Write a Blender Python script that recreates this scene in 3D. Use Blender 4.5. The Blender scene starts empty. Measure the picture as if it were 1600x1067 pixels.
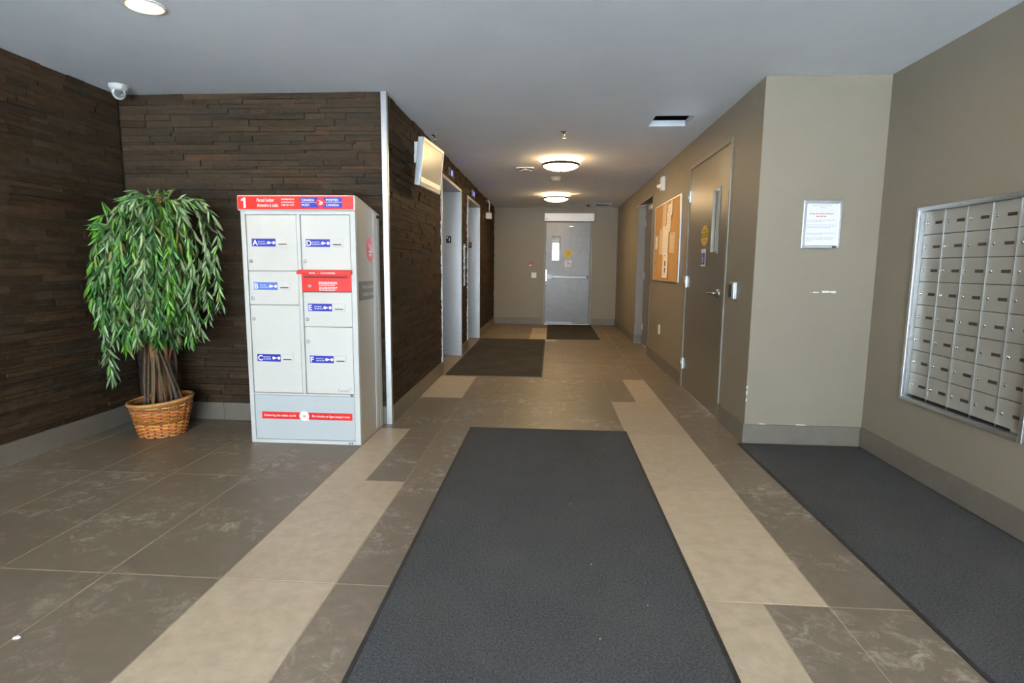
import bpy, bmesh, math, random
from mathutils import Vector, Matrix, Euler
rnd = random.Random(7)
SC = bpy.context.scene
COL = SC.collection
PI = math.pi

# ------------------------------------------------------------------ camera, light, exposure
H_CAM = 1.22
FPX, PITCH, YAW, ROLL = 889.87, 0.1304, 0.0669, 0.0091
cam = bpy.data.cameras.new('camera'); cam_o = bpy.data.objects.new('camera', cam); COL.objects.link(cam_o)
cam.sensor_width = 36.0; cam.lens = FPX * 36.0 / 1600.0; cam.clip_start = 0.02
cam_o.matrix_world = (Matrix.Translation((0, 0, H_CAM)) @ Matrix.Rotation(YAW, 4, 'Z')
                      @ Matrix.Rotation(PI / 2 - PITCH, 4, 'X') @ Matrix.Rotation(ROLL, 4, 'Z'))
SC.camera = cam_o

world = bpy.data.worlds.new('overcast_sky'); SC.world = world; world.use_nodes = True
bgn = world.node_tree.nodes['Background']
bgn.inputs['Color'].default_value = (0.78, 0.88, 1.0, 1); bgn.inputs['Strength'].default_value = 16.0
sun = bpy.data.lights.new('sun', 'SUN'); sun.energy = 98.0; sun.angle = 0.01; sun.color = (0.84, 0.92, 1.0)
sun_o = bpy.data.objects.new('sun', sun); COL.objects.link(sun_o)          # high side sun, added to brighten only the whitened ground outside
sun_o.rotation_euler = Vector((-1.0, -0.2, -1.1)).to_track_quat('-Z', 'Y').to_euler()

vs = SC.view_settings
vs.view_transform = 'Standard'; vs.look = 'None'; vs.gamma = 1.0; vs.use_curve_mapping = False
vs.exposure = 1.12
SC.display_settings.display_device = 'sRGB'
LAMP_E = 32.0          # frosted glass of the two corridor lamps
POT_E = 70.0           # recessed pot lights

# ------------------------------------------------------------------ room dimensions (metres)
C = 2.4667                       # ceiling
XLL, XL, XR, XR2 = -3.255, -1.2205, 1.377, 2.1703
YB, YN, YE, YF = 4.2437, 4.0056, 12.2333, -3.4
BASE_H = 0.138
E1, E2, EH = (6.36, 7.69), (8.33, 9.68), 2.195      # elevator openings
REC = (8.10, 9.37, 2.20)                             # recessed doorway in the right wall
ND = (4.665, 5.93, 2.185)                            # near door in the right wall
ED = (-0.12, 0.81, 2.155)                            # end door

# ------------------------------------------------------------------ helpers
def lin(c):
    return tuple(((v / 255.0) / 12.92 if v / 255.0 <= 0.04045 else ((v / 255.0 + 0.055) / 1.055) ** 2.4) for v in c)

class NT:
    def __init__(s, m): s.t = m.node_tree; s.n = s.t.nodes; s.l = s.t.links
    def add(s, typ, **kw):
        x = s.n.new(typ)
        for k, v in kw.items(): setattr(x, k, v)
        return x
    def link(s, a, b): s.l.new(a, b)
    def ramp(s, fac, stops):
        r = s.add('ShaderNodeValToRGB'); e = r.color_ramp.elements
        while len(e) < len(stops): e.new(0.5)
        for i, (p, c) in enumerate(stops):
            e[i].position = p; e[i].color = (c, c, c, 1) if not isinstance(c, tuple) else (*c[:3], 1)
        s.link(fac, r.inputs[0]); return r.outputs[0]
    def noise(s, vec, scale, detail=3, rough=0.55, dist=0.0):
        n = s.add('ShaderNodeTexNoise'); s.link(vec, n.inputs['Vector'])
        n.inputs['Scale'].default_value = scale; n.inputs['Detail'].default_value = detail
        n.inputs['Roughness'].default_value = rough; n.inputs['Distortion'].default_value = dist
        return n.outputs['Fac']
    def mix(s, fac, a, b, mode='MIX'):
        m = s.add('ShaderNodeMix', data_type='RGBA', blend_type=mode)
        for sock, v in ((m.inputs[0], fac), (m.inputs[6], a), (m.inputs[7], b)):
            if hasattr(v, 'is_linked') or hasattr(v, 'links'): s.link(v, sock)
            elif isinstance(v, (int, float)): sock.default_value = v
            else: sock.default_value = (*v[:3], 1)
        return m.outputs[2]
    def math(s, op, a, b=0.0, clamp=False):
        m = s.add('ShaderNodeMath', operation=op, use_clamp=clamp)
        for sock, v in ((m.inputs[0], a), (m.inputs[1], b)):
            if isinstance(v, (int, float)): sock.default_value = v
            else: s.link(v, sock)
        return m.outputs[0]

def base_mat(name):
    m = bpy.data.materials.new(name); m.use_nodes = True
    t = NT(m); b = t.n['Principled BSDF']
    return m, t, b

MATS = {}
def mat(name, col, rough=0.5, metal=0.0, var=0.0, vscale=6.0, bump=0.0, bscale=80.0, stretch=(1, 1, 1), spec=0.5, emit=None, estr=0.0, coat=0.0):
    """Plain painted, plastic or metal surface with a little mottling and fine relief."""
    if name in MATS: return MATS[name]
    m, t, b = base_mat(name)
    c = lin(col)
    geo = t.add('ShaderNodeNewGeometry'); mp = t.add('ShaderNodeMapping')
    mp.inputs['Scale'].default_value = stretch; t.link(geo.outputs['Position'], mp.inputs['Vector'])
    v = mp.outputs[0]
    if var > 0:
        n = t.noise(v, vscale, 4)
        lo = tuple(x * (1 - var) for x in c); hi = tuple(min(1, x * (1 + var)) for x in c)
        t.link(t.ramp(n, [(0.3, lo), (0.7, hi)]), b.inputs['Base Color'])
    else:
        b.inputs['Base Color'].default_value = (*c, 1)
    b.inputs['Roughness'].default_value = rough; b.inputs['Metallic'].default_value = metal
    b.inputs['Specular IOR Level'].default_value = spec
    b.inputs['Coat Weight'].default_value = coat
    if bump > 0:
        bp = t.add('ShaderNodeBump'); bp.inputs['Strength'].default_value = bump; bp.inputs['Distance'].default_value = 0.01
        t.link(t.noise(v, bscale, 3), bp.inputs['Height']); t.link(bp.outputs[0], b.inputs['Normal'])
    if emit:
        b.inputs['Emission Color'].default_value = (*lin(emit), 1); b.inputs['Emission Strength'].default_value = estr
    MATS[name] = m; return m

def mat_tone(name, rough=0.6, bump=0.5, bscale=60, stretch=(1, 1, 1), var=0.25, vscale=20, trans=0.0, spec=0.4):
    """Colour comes from the mesh's own 'tone' colour attribute (one colour per stone strip, leaf or cane)."""
    m, t, b = base_mat(name)
    at = t.add('ShaderNodeAttribute', attribute_name='tone')
    geo = t.add('ShaderNodeNewGeometry'); mp = t.add('ShaderNodeMapping'); mp.inputs['Scale'].default_value = stretch
    t.link(geo.outputs['Position'], mp.inputs['Vector'])
    n = t.noise(mp.outputs[0], vscale, 5, 0.6)
    k = t.ramp(n, [(0.25, 1 - var), (0.75, 1 + var)])
    c = t.mix(1.0, at.outputs['Color'], k, 'MULTIPLY')
    t.link(c, b.inputs['Base Color']); b.inputs['Roughness'].default_value = rough
    b.inputs['Specular IOR Level'].default_value = spec
    if bump:
        bp = t.add('ShaderNodeBump'); bp.inputs['Strength'].default_value = bump; bp.inputs['Distance'].default_value = 0.01
        t.link(t.noise(mp.outputs[0], bscale, 6, 0.65), bp.inputs['Height']); t.link(bp.outputs[0], b.inputs['Normal'])
    if trans: 
        b.inputs['Transmission Weight'].default_value = 0.0
    MATS[name] = m; return m

def mat_tile(name, col, scuff):
    m, t, b = base_mat(name)
    c = lin(col); geo = t.add('ShaderNodeNewGeometry'); p = geo.outputs['Position']
    oi = t.add('ShaderNodeObjectInfo')
    fine = t.noise(p, 14, 6, 0.65)
    colr = t.ramp(fine, [(0.3, tuple(x * 0.86 for x in c)), (0.7, tuple(x * 1.14 for x in c))])
    tone = t.math('ADD', t.math('MULTIPLY', oi.outputs['Random'], 0.14), 0.93)
    colr = t.mix(1.0, colr, tone, 'MULTIPLY')
    # dried salt and shoe scuffs
    big = t.ramp(t.noise(p, 2.6, 4, 0.55, 0.4), [(0.44, 0.0), (0.62, 1.0)])
    a = t.ramp(t.noise(p, 13, 10, 0.78, 0.7), [(0.50, 0.0), (0.70, 1.0)])
    smear = t.math('MULTIPLY', t.math('MULTIPLY', big, a), scuff)
    # ring-shaped residue lines
    w = t.math('ABSOLUTE', t.math('SUBTRACT', t.noise(p, 5.0, 4, 0.5, 0.8), 0.5))
    ring = t.ramp(w, [(0.0, 1.0), (0.012, 0.0)])
    sel = t.ramp(t.noise(p, 1.7, 2, 0.5), [(0.56, 0.0), (0.63, 1.0)])
    ringm = t.math('MULTIPLY', t.math('MULTIPLY', ring, sel), scuff * 0.28)
    msk = t.math('MAXIMUM', smear, ringm)
    colr = t.mix(t.math('MULTIPLY', msk, 0.62), colr, lin((196, 186, 172)))
    t.link(colr, b.inputs['Base Color'])
    t.link(t.math('ADD', t.math('MULTIPLY', fine, 0.22), 0.34), b.inputs['Roughness'])
    bp = t.add('ShaderNodeBump'); bp.inputs['Strength'].default_value = 0.12; bp.inputs['Distance'].default_value = 0.004
    t.link(t.noise(p, 45, 5), bp.inputs['Height']); t.link(bp.outputs[0], b.inputs['Normal'])
    MATS[name] = m; return m

def mat_mat(name, col):
    m, t, b = base_mat(name)
    c = lin(col); p = t.add('ShaderNodeNewGeometry').outputs['Position']
    f = t.noise(p, 120, 4, 0.75); g = t.noise(p, 3.0, 5, 0.6)
    colr = t.ramp(f, [(0.3, tuple(x * 0.35 for x in c)), (0.7, tuple(x * 1.75 for x in c))])
    colr = t.mix(t.ramp(g, [(0.35, 0.0), (0.75, 0.35)]), colr, lin((92, 88, 84)))
    vo = t.add('ShaderNodeTexVoronoi'); vo.inputs['Scale'].default_value = 16; t.link(p, vo.inputs['Vector'])
    near = t.ramp(vo.outputs['Distance'], [(0.03, 1.0), (0.06, 0.0)])
    sep = t.add('ShaderNodeSeparateColor'); t.link(vo.outputs['Color'], sep.inputs[0])
    pick = t.math('GREATER_THAN', sep.outputs[0], 0.88)
    colr = t.mix(t.math('MULTIPLY', near, pick), colr, lin((205, 200, 190)))
    t.link(colr, b.inputs['Base Color']); b.inputs['Roughness'].default_value = 0.95
    b.inputs['Specular IOR Level'].default_value = 0.15
    bp = t.add('ShaderNodeBump'); bp.inputs['Strength'].default_value = 0.9; bp.inputs['Distance'].default_value = 0.006
    t.link(f, bp.inputs['Height']); t.link(bp.outputs[0], b.inputs['Normal'])
    MATS[name] = m; return m

def mat_pane(name, tint=(0.94, 0.97, 0.96)):
    m = bpy.data.materials.new(name); m.use_nodes = True; t = NT(m); t.n.clear()
    o = t.add('ShaderNodeOutputMaterial'); mx = t.add('ShaderNodeMixShader'); mx.inputs[0].default_value = 0.06
    tr = t.add('ShaderNodeBsdfTransparent'); tr.inputs[0].default_value = (*tint, 1)
    gl = t.add('ShaderNodeBsdfGlossy'); gl.inputs['Roughness'].default_value = 0.02
    t.link(tr.outputs[0], mx.inputs[1]); t.link(gl.outputs[0], mx.inputs[2]); t.link(mx.outputs[0], o.inputs[0])
    MATS[name] = m; return m

ORG = {}
class B:
    """Collects shapes in world coordinates; build() links them as ONE mesh object."""
    def __init__(s): s.v = []; s.f = []; s.c = []; s.tone = None; s.sm = []
    def _add(s, vs, fs, smooth=False):
        n = len(s.v); s.v += [tuple(v) for v in vs]; s.f += [tuple(i + n for i in f) for f in fs]
        s.sm += [smooth] * len(fs); s.c += [s.tone or (1, 1, 1)] * len(vs); return s
    def box(s, x0, x1, y0, y1, z0, z1):
        x0, x1 = min(x0, x1), max(x0, x1); y0, y1 = min(y0, y1), max(y0, y1); z0, z1 = min(z0, z1), max(z0, z1)
        return s._add([(x0, y0, z0), (x1, y0, z0), (x1, y1, z0), (x0, y1, z0), (x0, y0, z1), (x1, y0, z1), (x1, y1, z1), (x0, y1, z1)],
               [(0, 3, 2, 1), (4, 5, 6, 7), (0, 1, 5, 4), (1, 2, 6, 5), (2, 3, 7, 6), (3, 0, 4, 7)])
    def prism(s, poly, d):
        """poly: coplanar points in 3-D, extruded by vector d"""
        n = len(poly); p = [Vector(q) for q in poly]; d = Vector(d)
        nrm = sum(((p[i].cross(p[(i + 1) % n])) for i in range(n)), Vector())
        if nrm.dot(d) > 0: p.reverse()
        vs = p + [q + d for q in p]
        fs = [tuple(range(n)), tuple(reversed(range(n, 2 * n)))] + [((i + 1) % n, i, i + n, (i + 1) % n + n) for i in range(n)]
        return s._add(vs, fs)
    def disc(s, c, axis, r, d, n=24):
        """solid disc: centre c, radius r, extruded by d along axis"""
        a = Vector(axis).normalized(); u = a.orthogonal().normalized(); w = a.cross(u); c = Vector(c)
        return s.prism([c + r * (math.cos(2 * PI * i / n) * u + math.sin(2 * PI * i / n) * w) for i in range(n)], a * d)
    def lathe(s, c, prof, axis='Z', n=32, smooth=True, closed=False):
        """prof: list of (radius, height) about the axis through c"""
        ax = {'Z': ((1, 0, 0), (0, 1, 0), (0, 0, 1)), 'Y': ((1, 0, 0), (0, 0, 1), (0, -1, 0)), 'X': ((0, 1, 0), (0, 0, 1), (1, 0, 0)),
              '-X': ((0, -1, 0), (0, 0, 1), (-1, 0, 0)), '-Z': ((1, 0, 0), (0, -1, 0), (0, 0, -1))}[axis]
        u, w, a = (Vector(q) for q in ax); c = Vector(c); vs = []; fs = []
        for r, h in prof:
            for i in range(n):
                t = 2 * PI * i / n; vs.append(c + max(r, 1e-5) * (math.cos(t) * u + math.sin(t) * w) + h * a)
        m = len(prof); rng = m if closed else m - 1
        for j in range(rng):
            k = (j + 1) % m
            for i in range(n):
                i2 = (i + 1) % n; fs.append((j * n + i, j * n + i2, k * n + i2, k * n + i))
        return s._add(vs, fs, smooth)
    def tube(s, pts, rad, n=6, caps=True, loop=False):
        pts = [Vector(p) for p in pts]; m = len(pts); vs = []; fs = []; up = None
        for i, p in enumerate(pts):
            if loop: d = pts[(i + 1) % m] - pts[i - 1]
            else: d = pts[min(i + 1, m - 1)] - pts[max(i - 1, 0)]
            d.normalize()
            if up is None: up = d.orthogonal().normalized()
            up = (up - up.dot(d) * d)
            up = up.normalized() if up.length > 1e-6 else d.orthogonal().normalized()
            w = d.cross(up); r = rad[i] if isinstance(rad, (list, tuple)) else rad
            for k in range(n):
                t = 2 * PI * k / n; vs.append(p + r * (math.cos(t) * up + math.sin(t) * w))
        for j in range(m if loop else m - 1):
            j2 = (j + 1) % m
            for k in range(n):
                k2 = (k + 1) % n; fs.append((j * n + k, j * n + k2, j2 * n + k2, j2 * n + k))
        if caps and not loop: fs += [tuple(reversed(range(n))), tuple(range((m - 1) * n, m * n))]
        return s._add(vs, fs, True)
    def build(s, name, material, parent=None, loc=None, bevel=0.0, tone=False):
        me = bpy.data.meshes.new(name)
        o = bpy.data.objects.new(name, me)
        if parent is not None: org = ORG[parent.name]
        else: org = Vector(loc) if loc is not None else Vector((0, 0, 0))
        me.from_pydata([tuple(Vector(v) - org) for v in s.v], [], s.f)
        me.polygons.foreach_set('use_smooth', s.sm)
        if tone:
            a = me.color_attributes.new('tone', 'FLOAT_COLOR', 'POINT')
            a.data.foreach_set('color', [x for c in s.c for x in (c[0], c[1], c[2], 1.0)])
        me.materials.append(material if not isinstance(material, str) else MATS[material])
        me.update()
        COL.objects.link(o); ORG[o.name] = org
        if parent is not None: o.parent = parent
        else: o.location = org
        if bevel > 0:
            md = o.modifiers.new('edge', 'BEVEL'); md.width = bevel; md.segments = 2; md.limit_method = 'ANGLE'; md.angle_limit = 0.7
        return o

def box(*a): return B().box(*a)
def tag(o, label=None, cat=None, group=None, kind=None):
    if label: o['label'] = label
    if cat: o['category'] = cat
    if group: o['group'] = group
    if kind: o['kind'] = kind
    return o
def empty(name, loc):
    o = bpy.data.objects.new(name, None); COL.objects.link(o); o.location = loc; o.empty_display_size = 0.05
    ORG[o.name] = Vector(loc); return o
def struct(o, label=None): o['kind'] = 'structure'; (o.__setitem__('label', label) if label else None); return o

FACE = {'-Y': Matrix(((1, 0, 0), (0, 0, -1), (0, 1, 0))), '+X': Matrix(((0, 0, 1), (1, 0, 0), (0, 1, 0))), '-X': Matrix(((0, 0, -1), (-1, 0, 0), (0, 1, 0)))}
def text(s, at, size, material, parent, face='-Y', bold=0.0, align='LEFT', name='lettering', width=None, depth=0.0006, shear=0.0):
    """Flat lettering standing on a surface; at = left (or centre) end of the baseline. width fits the line to a length."""
    cu = bpy.data.curves.new('t', 'FONT'); cu.body = s; cu.size = size; cu.offset = bold * size; cu.extrude = depth / 2
    cu.resolution_u = 3; cu.shear = shear
    ob = bpy.data.objects.new('t', cu)
    me = bpy.data.meshes.new_from_object(ob)
    xs = [v.co.x for v in me.vertices] or [0, 1]
    x0, x1 = min(xs), max(xs); k = (width / (x1 - x0)) if width else 1.0
    sh = -x0 if align == 'LEFT' else -(x0 + x1) / 2
    R = FACE[face]; org = ORG[parent.name]; at = Vector(at)
    for v in me.vertices:
        q = Vector(((v.co.x + sh) * k, v.co.y, v.co.z + depth / 2)); v.co = R @ q + at - org
    bpy.data.objects.remove(ob); bpy.data.curves.remove(cu)
    me.name = name; me.materials.clear(); me.materials.append(MATS[material] if isinstance(material, str) else material)
    o = bpy.data.objects.new(name, me); COL.objects.link(o); o.parent = parent; ORG[o.name] = org
    return o

def smallprint(x, y, z, w, h, material, parent):
    """a line of print too small to read in the photograph, as word-long dashes"""
    lb = B(); u = x
    while u < x + w - .004:
        L = min(rnd.uniform(.008, .02), x + w - u); lb.box(u, u + L, y - .0005, y, z, z + h); u += L + .0035
    return tag(lb.build('small_print', material, parent), kind='stuff')

# ------------------------------------------------------------------ materials
mat('ceiling_paint', (238, 243, 250), 0.85, var=0.02, vscale=3, bump=0.05, bscale=120)
mat('taupe_paint', (135, 125, 109), 0.55, var=0.02, vscale=2, bump=0.04, bscale=150, spec=0.35)
mat('stone_backing', (22, 18, 15), 0.9)
mat_tone('stone', rough=0.7, bump=0.5, bscale=30, stretch=(1, 1, 3.5), var=0.35, vscale=14, spec=0.16)
mat_tone('leaf', rough=0.5, bump=0.0, var=0.2, vscale=40, spec=0.4)
mat_tone('cane', rough=0.42, bump=0.35, bscale=150, var=0.3, vscale=70, spec=0.5)
mat_tone('bark', rough=0.8, bump=0.6, bscale=120, var=0.3, vscale=60)
mat_tile('tile_dark', (112, 100, 86), 1.3)
mat_tile('tile_light', (172, 156, 134), 1.0)
mat('grout', (158, 142, 118), 0.9, var=0.1, vscale=30)
mat('grout_dark', (104, 95, 83), 0.9, var=0.1, vscale=30)
mat('base_tile', (110, 102, 91), 0.5, var=0.08, vscale=10, bump=0.06)
mat_mat('carpet_mat', (72, 73, 75))
mat_mat('carpet_mat_brown', (56, 54, 52))
mat('rubber', (38, 38, 38), 0.7, var=0.35, vscale=25)
mat('aluminium', (200, 202, 204), 0.35, 1.0, var=0.04, vscale=30)
mat('steel', (170, 170, 170), 0.40, 1.0, var=0.06, vscale=3, stretch=(1, 1, 40))
mat('steel_dark', (120, 120, 122), 0.4, 1.0)
mat('chrome', (215, 215, 215), 0.12, 1.0)
mat('door_grey', (122, 116, 108), 0.38, var=0.05, vscale=4, spec=0.5)
mat('door_steel', (100, 96, 92), 0.36, 0.3, var=0.10, vscale=9)
mat('door_taupe', (112, 104, 92), 0.35, var=0.03, vscale=3)
mat('frame_grey', (128, 122, 112), 0.45)
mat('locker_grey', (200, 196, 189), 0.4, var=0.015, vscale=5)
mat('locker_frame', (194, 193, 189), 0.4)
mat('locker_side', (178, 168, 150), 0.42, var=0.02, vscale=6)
mat('locker_panel', (180, 184, 185), 0.4)
mat('side_band', (118, 112, 104), 0.5)
mat('red', (214, 38, 28), 0.4)
mat('blue', (40, 40, 150), 0.45)
mat('blue_faded', (84, 110, 190), 0.45)
mat('white_print', (238, 238, 236), 0.5)
mat('pale_print', (170, 180, 220), 0.5)
mat('grey_print', (150, 150, 150), 0.6)
mat('black_print', (24, 24, 24), 0.6)
mat('white_plastic', (226, 226, 222), 0.4)
mat('opener_white', (246, 246, 250), 0.3)
mat('dark_plastic', (28, 28, 30), 0.35)
mat('black', (8, 8, 8), 0.8)
mat('lock_metal', (176, 178, 176), 0.3, 0.5)
mat('mailbox', (158, 154, 144), 0.40, 0.25, var=0.02, vscale=10)
mat('cork', (200, 150, 88), 0.9, var=0.15, vscale=60, bump=0.3, bscale=300)
mat('paper', (240, 230, 216), 0.8, var=0.03, vscale=20)
mat('paper_white', (228, 226, 232), 0.8)
mat('paper_old', (222, 194, 152), 0.8, var=0.05, vscale=20)
mat('paper_tan', (198, 160, 110), 0.8)
mat('print_red', (206, 120, 110), 0.7)
mat('print_grey', (176, 176, 184), 0.7)
mat('print_line', (196, 172, 140), 0.7)
mat('photo_dark', (58, 50, 46), 0.6)
mat('yellow_sign', (222, 182, 40), 0.5)
mat('yellow_dark', (120, 100, 40), 0.5)
mat('screen', (14, 15, 16), 0.3, spec=0.4, emit=(176, 170, 150), estr=0.14)
mat('screen_lower_band', (14, 15, 16), 0.12, emit=(255, 226, 180), estr=0.5)
mat('tv_silver', (190, 192, 196), 0.3, 0.5)
mat('blue_led', (30, 30, 120), 0.4, emit=(70, 80, 255), estr=5.0)
mat('lamp_glass', (250, 240, 225), 0.4, emit=(255, 220, 164), estr=LAMP_E)
mat('lamp_glass_upper', (250, 240, 225), 0.4, emit=(255, 200, 126), estr=LAMP_E * 0.3)
mat('pot_glow', (250, 240, 225), 0.4, emit=(255, 222, 165), estr=POT_E)
mat('lamp_ring', (30, 23, 17), 0.7, 0.0, spec=0.2)
mat('paint_chip', (224, 218, 202), 0.9)
mat('soil', (34, 28, 24), 0.95, bump=0.8, bscale=90)
mat('wheel_red', (190, 70, 66), 0.5)
mat('plenum', (10, 10, 12), 0.9)
mat('white_ground', (230, 232, 236), 0.9, var=0.03, vscale=2)
mat('yellow_room', (196, 168, 70), 0.7)
mat('bright_room', (226, 230, 234), 0.7)
mat('litter', (236, 236, 236), 0.7)
mat_pane('window_glass'); mat_pane('lite_glass', (0.72, 0.76, 0.76))

# ------------------------------------------------------------------ floor
# rows of 0.46 x 1.05 m porcelain tiles, a few split lengthwise
TX = [-3.255 + 0.0, -3.108, -2.65, -2.193, -1.735, -1.268, -0.81, -0.352, 0.11, 0.572, 1.034, 1.496, 1.958, 2.1703]
TY = [YF, -3.19, -2.14, -1.09, -0.04, 0.96, 2.01, 3.068, 4.12, 5.172, 6.222, 7.272, 8.322, 9.372, 10.422, 11.472, YE]
floor = struct(B().box(XLL - .1, XR2 + .1, YF, YB + .05, -0.08, -0.0010).box(XL - .5, XR + .3, YB + .05, YE + .02, -0.08, -0.0010).build('floor', 'grout'))
SPLIT = {(-1.268, 3.068): (-1.04, 'LD'), (0.572, 0.96): (0.80, 'LD'), (0.572, 5.172): (0.80, 'DL'), (0.572, -0.04): (0.80, 'LD')}
LIGHT = {(-1.268, -0.04), (-1.268, 0.96), (-1.268, 2.01), (0.572, 2.01), (0.572, 3.068), (0.572, 4.12), (-1.268, 5.172),
         (-0.352, 9.372), (-0.352, 10.422)}
G = 0.0021
def tile(x0, x1, y0, y1, light):
    x0, x1 = x0 + G, x1 - G; y0, y1 = y0 + G, y1 - G; b = B(); e = 0.0014
    b._add([(x0, y0, -0.012), (x1, y0, -0.012), (x1, y1, -0.012), (x0, y1, -0.012), (x0, y0, -e), (x1, y0, -e), (x1, y1, -e), (x0, y1, -e),
            (x0 + e, y0 + e, 0), (x1 - e, y0 + e, 0), (x1 - e, y1 - e, 0), (x0 + e, y1 - e, 0)],
           [(0, 3, 2, 1), (8, 9, 10, 11)] + [(i, (i + 1) % 4, 4 + (i + 1) % 4, 4 + i) for i in range(4)] + [(4 + i, 4 + (i + 1) % 4, 8 + (i + 1) % 4, 8 + i) for i in range(4)])
    b.build('floor_tile', 'tile_light' if light else 'tile_dark', floor)
for j in range(len(TY) - 1):
    y0, y1 = TY[j], TY[j + 1]
    for i in range(len(TX) - 1):
        x0, x1 = TX[i], TX[i + 1]
        if y0 >= 4.1:
            if x1 <= XL or x0 >= XR + .1: 
                continue
            x0c, x1c = max(x0, XL), min(x1, XR + (.14 if y1 > REC[0] and y0 < REC[1] else 0.0))
            if y0 < YB and x0 < XL: x0c = x0
        else: x0c, x1c = x0, x1
        key = (x0, y0)
        if key in SPLIT:
            xs, k = SPLIT[key]; tile(x0c, xs, y0, y1, k[0] == 'L'); tile(xs, x1c, y0, y1, k[1] == 'L')
        else: tile(x0c, x1c, y0, y1, key in LIGHT)
for x0, x1 in zip([-3.255, -2.65, -2.193, -1.735], [-2.65, -2.193, -1.735, -1.268]): tile(x0, x1, 4.12, YB + .03, False)
for a, b_ in (E1, E2):
    tile(XL - .26, XL, a, (a + b_) / 2, False); tile(XL - .26, XL, (a + b_) / 2, b_, False)

# ------------------------------------------------------------------ ceiling with an open access hole
HX0, HX1, HY0, HY1 = 0.84, 1.16, 4.98, 5.33
cb = B(); T = 0.05
cb.box(XLL - .15, XR2 + .15, YF - .1, HY0, C, C + T).box(XLL - .15, HX0, HY0, HY1, C, C + T).box(HX1, XR2 + .15, HY0, HY1, C, C + T).box(XLL - .15, XR2 + .15, HY1, YE + .2, C, C + T)
ceiling = struct(cb.build('ceiling', 'ceiling_paint'))
pl = B().box(HX0 - .3, HX1 + .3, HY0 - .3, HY1 + .3, C + .62, C + .64)
pl.box(HX0 - .32, HX0 - .3, HY0 - .3, HY1 + .3, C + T, C + .62).box(HX1 + .3, HX1 + .32, HY0 - .3, HY1 + .3, C + T, C + .62)
pl.box(HX0 - .3, HX1 + .3, HY0 - .32, HY0 - .3, C + T, C + .62).box(HX0 - .3, HX1 + .3, HY1 + .3, HY1 + .32, C + T, C + .62)
pl.build('plenum_void', 'plenum', ceiling)

# ------------------------------------------------------------------ walls
W = 0.16
wl = struct(box(XLL - W, XLL - .012, YF, YB + W, -.05, C).build('wall_left', 'stone_backing'))
wb = struct(box(XLL - .012, XL - .012, YB + .012, YB + W, -.05, C).build('wall_back', 'stone_backing'))
b = B(); xo, xi = XL - .26, XL - .012
ys = [YB + .012, E1[0] - .03, E1[1] + .03, E2[0] - .03, E2[1] + .03, YE + W]
b.box(xi - .3, xi, ys[0] + W, ys[1], -.05, C).box(xi - .3, xi, ys[2], ys[3], -.05, C).box(xi - .3, xi, ys[4], ys[5], -.05, C)
b.box(xi - .3, xi, ys[1], ys[2], EH + .03, C).box(xi - .3, xi, ys[3], ys[4], EH + .03, C)
wc = struct(b.build('wall_corridor_left', 'stone_backing'))
we = struct(B().box(XL - .012, ED[0] - .05, YE, YE + W, -.05, C).box(ED[1] + .05, XR + .5, YE, YE + W, -.05, C).box(ED[0] - .05, ED[1] + .05, YE, YE + W, ED[2] + .05, C).build('wall_end', 'taupe_paint'))
b = B()
b.box(XR, XR + W, YN + W, ND[0] - .045, -.05, C).box(XR, XR + W, ND[1] + .045, REC[0] - .03, -.05, C).box(XR, XR + W, REC[1] + .03, YE, -.05, C)
b.box(XR, XR + W, ND[0] - .045, ND[1] + .045, ND[2] + .045, C).box(XR, XR + W, REC[0] - .03, REC[1] + .03, REC[2] + .03, C)
wr = struct(b.build('wall_corridor_right', 'taupe_paint'))
wn = struct(box(XR, XR2 + W, YN, YN + W, -.05, C).build('wall_notice', 'taupe_paint'))
MB = (2.675, 3.605, 0.437, 1.587)          # mailbox cutout Y0 Y1 Z0 Z1 outer frame
my0, my1, mz0, mz1 = MB[0] + .02, MB[1] - .02, MB[2] + .015, MB[3] - .015
wm = struct(B().box(XR2, XR2 + W, YF, my0, -.05, C).box(XR2, XR2 + W, my1, YN, -.05, C).box(XR2, XR2 + W, my0, my1, -.05, mz0).box(XR2, XR2 + W, my0, my1, mz1, C).build('wall_right', 'taupe_paint'))

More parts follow.
